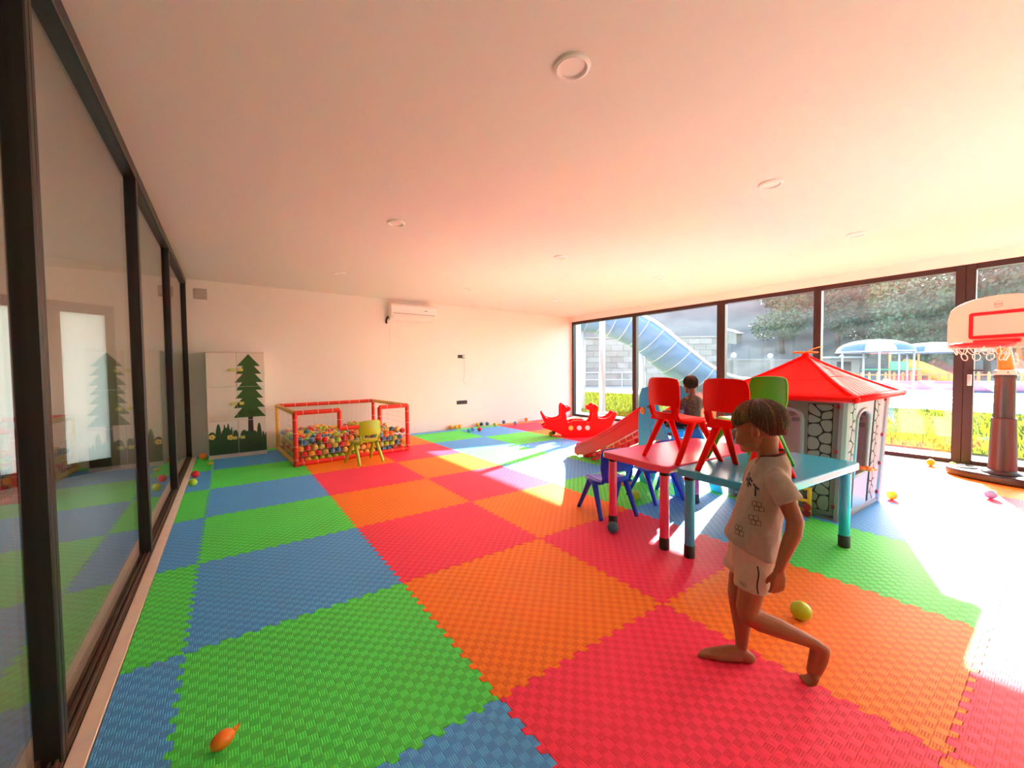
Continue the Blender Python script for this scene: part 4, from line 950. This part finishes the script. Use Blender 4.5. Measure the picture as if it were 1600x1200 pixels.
for k in range(12):
    a0, a1 = k*pi/6, (k+1)*pi/6; am = (a0+a1)/2; q = 1 if k % 3 else 0
    P = []
    for s in range(9):
        t = s/8; a = a0+(a1-a0)*t; z = -.02-.075*sin(t*pi); r = RR-.03*sin(t*pi)
        P.append(rc+Vector((r*cos(a), r*sin(a), z)))
    nm_.tube(P, .004, 6)
    P = [rc+Vector(((RR-.03+.012*cos(t))*cos(am+.16*sin(t)), (RR-.03+.012*cos(t))*sin(am+.16*sin(t)), -.125+.035*cos(t))) for t in [s*pi/5 for s in range(10)]]
    if k in (2, 3, 4, 5, 6, 7): nm_.tube(P, .004, 6, closed=True)
nm_.build('rope_net', mat('rope_white', (.8, .78, .74), .6), hp, smooth=True)
# ------------------------------------------------------------------ children
SKIN = mat('skin_tan', (.34, .14, .07), .55, sub=.12, bump=.05, bscale=120); SKIN2 = mat('skin_dark', (.26, .11, .06), .55, sub=.1)
SHIRT = mat('shirt_cream', (.43, .37, .31), .9, bump=.25, bscale=260, var=.16, vscale=60); SHORT = mat('shorts_cream', (.60, .49, .38), .85, bump=.2, bscale=220, var=.06, vscale=20)
INK = mat('print_ink', (.012, .016, .03), .7); COLLAR = mat('collar_maroon', (.10, .015, .02), .8); INKR = mat('brick_ink', (.10, .02, .02), .7)
HAIR = mat('hair_brown', (.050, .022, .010), .42); HAIRB = mat('hair_blond', (.30, .15, .05), .4); HAIRK = mat('hair_black', (.008, .006, .005), .45)
SCL = mat('eye_white', (.75, .72, .68), .3); IRIS = mat('eye_brown', (.03, .015, .008), .2); LIP = mat('lips', (.42, .10, .07), .5); NAIL = mat('nail', (.62, .36, .26), .35)

def loft(mb, secs, n=40, sub=5, e=1.0):
    """closed body of stacked ellipses (z, rx, ry, cy, tilt) with smooth interpolation"""
    P = []
    for i in range(len(secs)-1):
        a, b, c, d = secs[max(0, i-1)], secs[i], secs[i+1], secs[min(len(secs)-1, i+2)]
        for k in range(sub):
            t = k/sub; P.append([.5*((2*q[1])+(q[2]-q[0])*t+(2*q[0]-5*q[1]+4*q[2]-q[3])*t*t+(3*q[1]-q[0]-3*q[2]+q[3])*t**3) for q in zip(a, b, c, d)])
    P.append(list(secs[-1])); vs = []
    for z, rx, ry, cy, tl in P:
        for k in range(n):
            t = 2*pi*k/n; y = ry*sin(t); vs.append((rx*cos(t), cy+y, z+tl*y))
    m = len(P)
    mb.add(vs, [(i*n+k, i*n+(k+1) % n, (i+1)*n+(k+1) % n, (i+1)*n+k) for i in range(m-1) for k in range(n)]+[tuple(range(n)), tuple((m-1)*n+k for k in range(n))[::-1]])
TORSO = [(.885, .050, .044, -.016, 0), (.862, .074, .054, -.019, 0), (.835, .100, .064, -.014, 0), (.80, .113, .073, -.005, 0), (.75, .110, .079, .008, 0), (.69, .104, .083, .022, 0), (.63, .104, .088, .034, 0), (.57, .108, .094, .044, .1), (.525, .112, .098, .051, .28), (.495, .114, .099, .053, .40)]
def head_parts(mb, M, k=1.0):
    """skull, face, nose, ears and neck in head coordinates (+y = face)"""
    R3 = M.to_3x3(); P = lambda x, y, z: M @ Vector((x*k, y*k, z*k))
    def B(x, y, z, r): mb.ball(P(x, y, z), tuple(q*k for q in r), 24, 16, R3)
    B(0, -.006, .022, (.071, .088, .074)); B(0, .030, -.030, (.056, .056, .062)); B(0, .042, -.070, (.040, .038, .034)); B(0, .062, -.091, (.018, .017, .014))
    for s in (-1, 1):
        B(s*.029, .054, -.046, (.026, .028, .028)); B(s*.033, .030, -.076, (.020, .03, .02)); B(s*.030, .066, .016, (.024, .014, .010))
        B(s*.0725, -.008, -.018, (.006, .017, .023)); B(s*.079, -.014, -.012, (.0065, .012, .017)); B(s*.074, -.002, -.036, (.006, .008, .008))
        B(s*.0085, .092, -.034, (.007, .008, .006))
    B(0, .074, .014, (.036, .014, .02)); B(0, .086, -.010, (.0085, .010, .018)); B(0, .096, -.028, (.009, .011, .009))
    B(0, .083, -.058, (.018, .011, .0055)); B(0, .081, -.068, (.015, .010, .0055)); B(0, .076, -.050, (.02, .012, .01))
def head_extras(body, M, k=1.0):
    R3 = M.to_3x3(); P = lambda x, y, z: M @ Vector((x*k, y*k, z*k))
    for s in (-1, 1):
        e = MB(); e.ball(P(s*.029, .0735, -.006), (.0125*k, .0085*k, .0060*k), 16, 12, R3); o = e.build('eye', SCL, body, smooth=True)
        e = MB(); e.ball(P(s*.029, .0785, -.006), (.0055*k, .004*k, .0055*k), 12, 8, R3); e.build('iris', IRIS, o, smooth=True)
        e = MB(); e.tube([P(s*.013, .082, -.001), P(s*.028, .0865, .0035), P(s*.043, .078, -.002)], .0018*k, 6); e.build('eyelash', HAIRK, o, smooth=True)
        e = MB(); e.tube([P(s*.012, .0865, .016), P(s*.028, .086, .021), P(s*.046, .073, .016)], [.002*k, .0028*k, .001*k], 6); e.build('eyebrow', HAIR, body, smooth=True)
    for s in (-1, 1):
        e = MB(); e.ball(P(s*.0805, -.008, -.018), (.003*k, .007*k, .012*k), 10, 8, R3); e.build('ear_hollow_shade', LIP, body, smooth=True)  # dark ellipsoid standing in for the shade inside the ear
    m = MB(); m.ball(P(0, .0875, -.0575), (.016*k, .0075*k, .0042*k), 14, 8, R3); m.ball(P(0, .0865, -.0665), (.0135*k, .0075*k, .0045*k), 14, 8, R3); m.build('lips', LIP, body, smooth=True)
def hair_cap(body, M, k, pmax, rad, m1, m2, nstr, name='hair', seed=1, th=.010, frac=.35):
    """pmax(azimuth)-> polar angle of the hem; azimuth 0 = face direction"""
    c = Vector((0, -.006, .022)); T = lambda v: M @ (v*k)
    def surf(az, ph, g=1.0):
        sh = sin(ph) if ph < pi/2 else (sin(ph)**.45 if cos(az) > .2 else sin(ph)**.8)
        return c+Vector((rad[0]*sh*sin(az)*g, rad[1]*sh*cos(az)*g*(1 if cos(az) > 0 else 1), rad[2]*cos(ph)*g))
    m = MB(); na, npn = 56, 22
    vs = [T(surf(2*pi*i/na, max(.001, pmax(2*pi*i/na)*j/npn)*1.0, 1.0 if j < npn else .955)) for j in range(npn+1) for i in range(na)]
    fs = [(j*na+i, j*na+(i+1) % na, (j+1)*na+(i+1) % na, (j+1)*na+i) for j in range(npn) for i in range(na)]
    m.add(vs, fs); inn = [T(surf(2*pi*i/na, pmax(2*pi*i/na)*j/npn, .90)) for j in range(npn+1) for i in range(na)]
    o_ = len(vs); m.add(inn, [(a, d, c_, b) for a, b, c_, d in fs]); e = npn*na
    m.f += [(e+i, e+(i+1) % na, o_+e+(i+1) % na, o_+e+i) for i in range(na)]
    R = random.Random(seed); cut = len(m.f); st = MB(); azs = []
    for q in range(nstr):
        az = R.uniform(0, 2*pi); azs.append(az); p0 = R.uniform(.05, .55)*pmax(az); p1 = pmax(az)*R.uniform(.88, 1.0); tw = R.uniform(-.14, .14); r0 = R.uniform(.0008, .0016)*k
        pts = []
        for s in range(8):
            t = s/7; pts.append(T(surf(az+tw*t*t, p0+(p1-p0)*t, 1.0+.008*sin(t*pi)+.003)))
        st.tube(pts, [r0*.5, r0, r0*1.2, r0*1.2, r0*1.1, r0, r0*.8, r0*.3], 4)
    o = m.build(name, m1, body, smooth=True)
    me = st.mesh('hair_strands', True, fix=False); me.materials.append(m1); me.materials.append(m2)
    per = 4*7+2; idx = []
    for q in range(nstr): idx += [1 if (R.random() < frac*(2.2 if cos(azs[q]) > .2 else .5)) else 0]*per
    me.polygons.foreach_set('material_index', idx[:len(me.polygons)])
    so_ = link('hair_strands', me, o); so_['kind'] = 'stuff'
    return o
def hand(mb, wrist, d, n, s, k=1.0, curl=.5):
    """palm and five fingers; d = direction of the hand, n = palm normal, s = side the thumb is on"""
    d = Vector(d).normalized(); n = (Vector(n)-d*d.dot(Vector(n))).normalized(); w = d.cross(n).normalized()*s
    W_ = Vector(wrist); L = .052*k
    for q in (-.6, -.2, .2, .6): chain(mb, [(*(W_+w*q*.014*k), .0105*k), (*(W_+d*L*.55+w*q*.024*k), .0105*k), (*(W_+d*L+w*q*.027*k), .0085*k)], 10)
    for i, (q, ln) in enumerate(((.75, .040), (.25, .045), (-.25, .041), (-.75, .032))):
        p = W_+d*L+w*q*.024*k; a = 0.0; P = [(*p, .0075*k)]; seg = (.42, .32, .26)
        for g, fr in enumerate(seg):
            a += curl*(.5+.35*g)*(1+.1*i); dd = (d*cos(a)+n*sin(a)+w*q*.06*(1-g*.3)).normalized(); p = p+dd*ln*fr*k; P.append((*p, (.0068, .0062, .0052)[g]*k))
        chain(mb, P, 10)
    b = W_+d*.012*k+w*.013*k; P = [(*b, .0095*k)]; dd = (d*.8+w*.42+n*.35).normalized(); p = b+dd*.024*k; P.append((*p, .0085*k)); dd = (d*.9+w*.15+n*.5).normalized(); p = p+dd*.018*k; P.append((*p, .0072*k)); p = p+(d*.85-w*.05+n*.5).normalized()*.013*k; P.append((*p, .0058*k))
    chain(mb, P, 10)

# ---- the walking boy (local +y = walking direction, +x = his right)
boy = empty('person', (1.965, -.51, 0), radians(36.87))
tag(boy, 'barefoot young boy in cream T-shirt and shorts walking across the mats to the left', 'person')
HM = Matrix.Translation((0, .030, .995)) @ Matrix.Rotation(radians(-32), 4, 'Z') @ Matrix.Rotation(radians(-7), 4, 'X')
b = MB(); head_parts(b, HM, 1.02)
chain(b, [(0, .004, .945, .043), (0, .000, .905, .038), (0, -.004, .865, .040), (0, -.004, .835, .050)], 18)
loft(b, [(z, rx-.018, ry-(.018 if z > .65 else .030), cy, 0) for z, rx, ry, cy, t in TORSO])
chain(b, [(-.080, -.004, .815, .027), (-.110, -.012, .788, .030), (-.128, -.034, .73, .0315), (-.140, -.056, .665, .0285), (-.143, -.050, .62, .0280), (-.143, -.030, .56, .0235), (-.140, -.012, .495, .0175), (-.139, -.008, .478, .0165)])
chain(b, [(.080, -.002, .812, .027), (.108, .0, .785, .030), (.124, .0, .73, .032), (.132, -.02, .665, .028), (.136, -.02, .61, .027), (.136, .0, .55, .022), (.134, .012, .50, .017)])
hand(b, (-.138, -.007, .470), (.02, .05, -1), (1, .25, 0), -1, 1.05, .30)
hand(b, (.133, .015, .49), (-.05, .15, -.95), (-1, .2, 0), 1, .98, .5)
chain(b, [(-.042, .045, .49, .056), (-.050, .052, .42, .052), (-.058, .066, .34, .047), (-.060, .078, .27, .042), (-.060, .072, .238, .040), (-.060, .030, .222, .040), (-.060, -.030, .206, .037), (-.060, -.090, .188, .029), (-.060, -.138, .172, .0225), (-.060, -.160, .160, .0225)])
chain(b, [(-.060, -.178, .148, .0235), (-.059, -.176, .118, .0225), (-.057, -.166, .080, .022), (-.055, -.154, .046, .0205)]); chain(b, [(-.060, -.158, .150, .021), (-.058, -.150, .10, .018), (-.055, -.145, .055, .018)])
for q, ln, r in ((-1.6, .022, .0075), (-.8, .025, .0075), (0, .027, .0078), (.8, .028, .0082), (1.7, .030, .0105)):
    x = -.055+q*.0115; chain(b, [(x, -.152, .040, .0125), (x*1.0, -.148, .018, r*1.15), (x, -.148+ln*.5, .0105, r), (x, -.148+ln, .0085, r*.85)], 10)
chain(b, [(.042, .045, .49, .054), (.044, .062, .42, .050), (.040, .082, .34, .045), (.036, .094, .275, .039), (.030, .088, .22, .037), (.024, .080, .16, .0355), (.018, .080, .10, .0265), (.014, .082, .062, .0225)])
chain(b, [(.010, .062, .024, .024), (.010, .085, .034, .026), (.006, .125, .036, .024), (.003, .160, .028, .0215), (0, .190, .020, .019)]); chain(b, [(.008, .050, .020, .020), (.008, .085, .022, .022), (.006, .12, .022, .020)]); chain(b, [(.024, .10, .022, .018), (.024, .15, .018, .017), (.020, .19, .014, .0145)]); chain(b, [(-.008, .10, .022, .017), (-.014, .15, .018, .017), (-.018, .19, .015, .0155)])
for q, ln, r in ((1.7, .032, .0072), (.85, .042, .0074), (0, .050, .0078), (-.85, .054, .0082), (-1.75, .056, .0105)):
    x = .002+q*.0125; chain(b, [(x, .190, .015, .012), (x, .190+ln*.6, .0125, r), (x, .190+ln, .0095, r*.88)], 10)
body = remeshed(b, 'body', SKIN, boy, .0036, 3)
head_extras(body, HM, 1.02)
def hem(az):       # 0 = face, pi/2 = his right (+x)
    c = cos(az)
    if c > .6: return radians(100)
    if c > .1: return radians(100)-radians(13)*(.6-c)/.5
    return radians(87)+radians(45)*min(1, (.1-c)/.7)
hair_cap(body, HM, 1.02, hem, (.083, .101, .088), HAIR, HAIRB, 1100, frac=.24)
# T-shirt: one fused volume with sleeves
s_ = MB()
loft(s_, TORSO, 48)
for sx, P in ((-1, ((-.070, -.008, .822, .036), (-.106, -.012, .796, .044), (-.128, -.030, .752, .045), (-.137, -.040, .732, .047))), (1, ((.080, -.002, .815, .040), (.112, .004, .79, .045), (.130, .012, .75, .045), (.136, .014, .725, .046)))):
    pts = [Vector(p[:3]) for p in P]; s_.tube(pts, [p[3] for p in P], 24); s_.ball(pts[1], .044, 20, 12)
def wrinkle(a, f_, sd):
    def d(c): return a*(mnoise.noise(Vector((c.x*f_, c.y*f_, c.z*f_*.55+sd)))+.5*mnoise.noise(Vector((c.x*f_*2.3, c.y*f_*2.3, c.z*f_*1.3+sd))))
    return d
shirt = remeshed(s_, 't_shirt', SHIRT, boy, .0042, 3, disp=wrinkle(.0052, 16, 2))
shirt['label'] = 'cream T-shirt with dark lettering and brick outlines'
MB().tube([(.050*cos(k*pi/14), -.016+.045*sin(k*pi/14), .888-.012*sin(k*pi/14)) for k in range(28)], .0055, 8, closed=True).build('collar', COLLAR, shirt, smooth=True)
# shorts
s_ = MB()
loft(s_, [(.56, .092, .078, .046, 0), (.52, .102, .086, .048, 0), (.47, .106, .086, .050, 0), (.43, .104, .080, .054, 0), (.41, .098, .072, .058, 0)], 40)
s_.tube([(-.044, .048, .47), (-.054, .056, .42), (-.062, .064, .352)], [.060, .064, .066], 28); s_.tube([(.044, .052, .47), (.046, .074, .42), (.044, .090, .368)], [.060, .062, .062], 28)
shorts = remeshed(s_, 'shorts', SHORT, boy, .0042, 2, disp=wrinkle(.0045, 20, 7)); shorts['label'] = 'cream shorts with a thin dark side stripe'
def wrap(obj, flat, ax, name, m_, off=.0012, origin=(0, .03)):
    """lay thin printed shapes onto the cloth: each vertex (angle, z) is dropped radially onto the surface"""
    me = obj.data; bv = BVHTree.FromPolygons([v.co.copy() for v in me.vertices], [tuple(p.vertices) for p in me.polygons])
    vs = []
    for th, z in flat.v2:
        d = Vector((-sin(th), cos(th), 0)); o = Vector((origin[0], origin[1], z))+d*.4; h = bv.ray_cast(o, -d)
        vs.append((h[0]+h[1]*off) if h[0] is not None else o-d*.3)
    me2 = D.meshes.new(name); me2.from_pydata(vs, [], flat.f); me2.update(); me2.materials.append(m_)
    return link(name, me2, obj)
class Flat:
    def __init__(s): s.v2 = []; s.f = []
    def quad(s, p0, p1, w, n=6):
        """a stroke between two (angle, z) points"""
        R_ = .10; dx = (p1[0]-p0[0])*R_; dz = p1[1]-p0[1]; L = sqrt(dx*dx+dz*dz); nx, nz = -dz/L*w/2/R_, dx/L*w/2; o = len(s.v2)
        for k in range(n+1):
            t = k/n; a = p0[0]+(p1[0]-p0[0])*t; z = p0[1]+(p1[1]-p0[1])*t; s.v2 += [(a-nx, z-nz), (a+nx, z+nz)]
        s.f += [(o+2*k, o+2*k+1, o+2*k+3, o+2*k+2) for k in range(n)]
GL = {'R': [((0, 0), (0, 1)), ((0, 1), (.8, 1)), ((.8, 1), (.8, .5)), ((.8, .5), (0, .5)), ((.3, .5), (.85, 0))], 'A': [((0, 0), (.12, 1)), ((.12, 1), (.75, 1)), ((.75, 1), (.87, 0)), ((.05, .42), (.82, .42))],
      'F': [((0, 0), (0, 1)), ((0, 1), (.85, 1)), ((0, .52), (.7, .52))], 'T': [((.42, 0), (.42, 1)), ((-.05, 1), (.95, 1))]}
F1 = Flat(); lx = lambda u, v: (.22+u*.25, .792-u*.0150+v*.036)
for i, ch_ in enumerate('RAFT'):
    for p, q in GL[ch_]: F1.quad(lx(i*1.2+p[0], p[1]), lx(i*1.2+q[0], q[1]), .0072, 4)
wrap(shirt, F1, None, 'lettering', INK)
for (a, z) in ((1.12, .695), (1.02, .640), (.50, .585)):
    F2 = Flat()
    for r in range(2):
        for c in range(2):
            x0 = a+c*.165+(.08 if r else 0); z0 = z-r*.0175; P = [(x0, z0), (x0+.155, z0), (x0+.155, z0+.0165), (x0, z0+.0165)]
            for k in range(4): F2.quad(P[k], P[(k+1) % 4], .0018, 2)
    wrap(shirt, F2, None, 'brick_outline_print', INKR)
F3 = Flat()
for k in range(10): F3.quad((1.55+.03*sin(k*.7), .465-k*.0112), (1.55+.03*sin((k+1)*.7), .465-(k+1)*.0112), .0042, 1)
wrap(shorts, F3, None, 'side_stripe', INK, origin=(0, .055))
F4 = Flat()
for k in range(14):
    t0, t1 = 2*pi*k/14, 2*pi*(k+1)/14; F4.quad((1.12+.11*cos(t0), .385+.008*sin(t0)), (1.12+.11*cos(t1), .385+.008*sin(t1)), .0016, 1)
F4.quad((1.05, .386), (1.18, .384), .004, 3); wrap(shorts, F4, None, 'oval_badge', mat('badge_grey', (.15, .12, .10), .7), origin=(0, .055))


# ---- the small boy sitting on top of the slide, back to the viewer
kid = empty('person', (4.09, 1.06, .60), radians(-15.8)); tag(kid, 'small dark haired boy in brown patterned shirt sitting on top of the slide', 'person')
KT = [(.355, .046, .036, -.010, 0), (.335, .074, .048, -.012, 0), (.305, .094, .060, -.014, 0), (.25, .098, .066, -.016, 0), (.19, .092, .070, -.012, 0), (.13, .094, .073, -.006, 0), (.08, .098, .076, 0, 0), (.05, .096, .074, .002, 0)]
KM = Matrix.Translation((0, .02, .465)) @ Matrix.Rotation(radians(-22), 4, 'Z') @ Matrix.Rotation(radians(-8), 4, 'X')
b = MB(); head_parts(b, KM, .90)
chain(b, [(0, 0, .41, .036), (0, -.006, .36, .036), (0, -.01, .33, .045)], 16)
loft(b, [(z, rx-.012, ry-.014, cy, 0) for z, rx, ry, cy, t in KT])
for s in (-1, 1):
    chain(b, [(s*.08, -.008, .31, .030), (s*.115, .01, .27, .029), (s*.140, .05, .20, .026), (s*.145, .12, .17, .023), (s*.150, .19, .175, .017)])
    hand(b, (s*.151, .197, .176), (0, 1, .0), (-s*.4, 0, -1), -1 if s < 0 else 1, .85, .7)
    chain(b, [(s*.045, .02, .062, .058), (s*.06, .12, .062, .050), (s*.07, .215, .066, .040), (s*.07, .28, -.02, .034), (s*.07, .34, -.10, .024)]); chain(b, [(s*.07, .345, -.112, .022), (s*.07, .385, -.118, .019), (s*.07, .42, -.122, .014)])
kb = remeshed(b, 'body', SKIN2, kid, .005, 3); head_extras(kb, KM, .90)
hair_cap(kb, KM, .90, lambda az: radians(92) if cos(az) > .3 else radians(92)+radians(70)*min(1, (.3-cos(az))/.8), (.078, .095, .083), HAIRK, HAIR, 260, seed=3, frac=.2)
def pattern_mat():
    m = D.materials.new('shirt_brown_pattern'); m.use_nodes = True; n = m.node_tree.nodes; L = m.node_tree.links; b_ = n['Principled BSDF']; tc = n.new('ShaderNodeTexCoord'); v = n.new('ShaderNodeTexVoronoi'); v.inputs['Scale'].default_value = 75
    L.new(tc.outputs['Object'], v.inputs['Vector']); r = n.new('ShaderNodeValToRGB'); r.color_ramp.elements[0].color = (.02, .010, .008, 1); r.color_ramp.elements[1].color = (.15, .095, .075, 1); r.color_ramp.elements[0].position = .25; r.color_ramp.elements[1].position = .7
    L.new(v.outputs['Distance'], r.inputs[0]); L.new(r.outputs[0], b_.inputs['Base Color']); b_.inputs['Roughness'].default_value = .85; return m
s_ = MB()
loft(s_, KT, 40)
for s in (-1, 1): s_.tube([(s*.07, -.01, .31), (s*.112, .008, .275), (s*.132, .035, .225)], [.035, .040, .040], 20); s_.ball((s*.105, .005, .28), .038, 16, 10)
remeshed(s_, 't_shirt', pattern_mat(), kid, .005, 3, disp=wrinkle(.004, 20, 4))
s_ = MB(); s_.ball((0, .0, .055), (.100, .080, .052), 22, 12)
for s in (-1, 1): s_.tube([(s*.045, .02, .062), (s*.058, .11, .062), (s*.066, .17, .064)], [.060, .057, .055], 20)
remeshed(s_, 'shorts', mat('shorts_black', (.015, .013, .015), .85), kid, .005, 3)
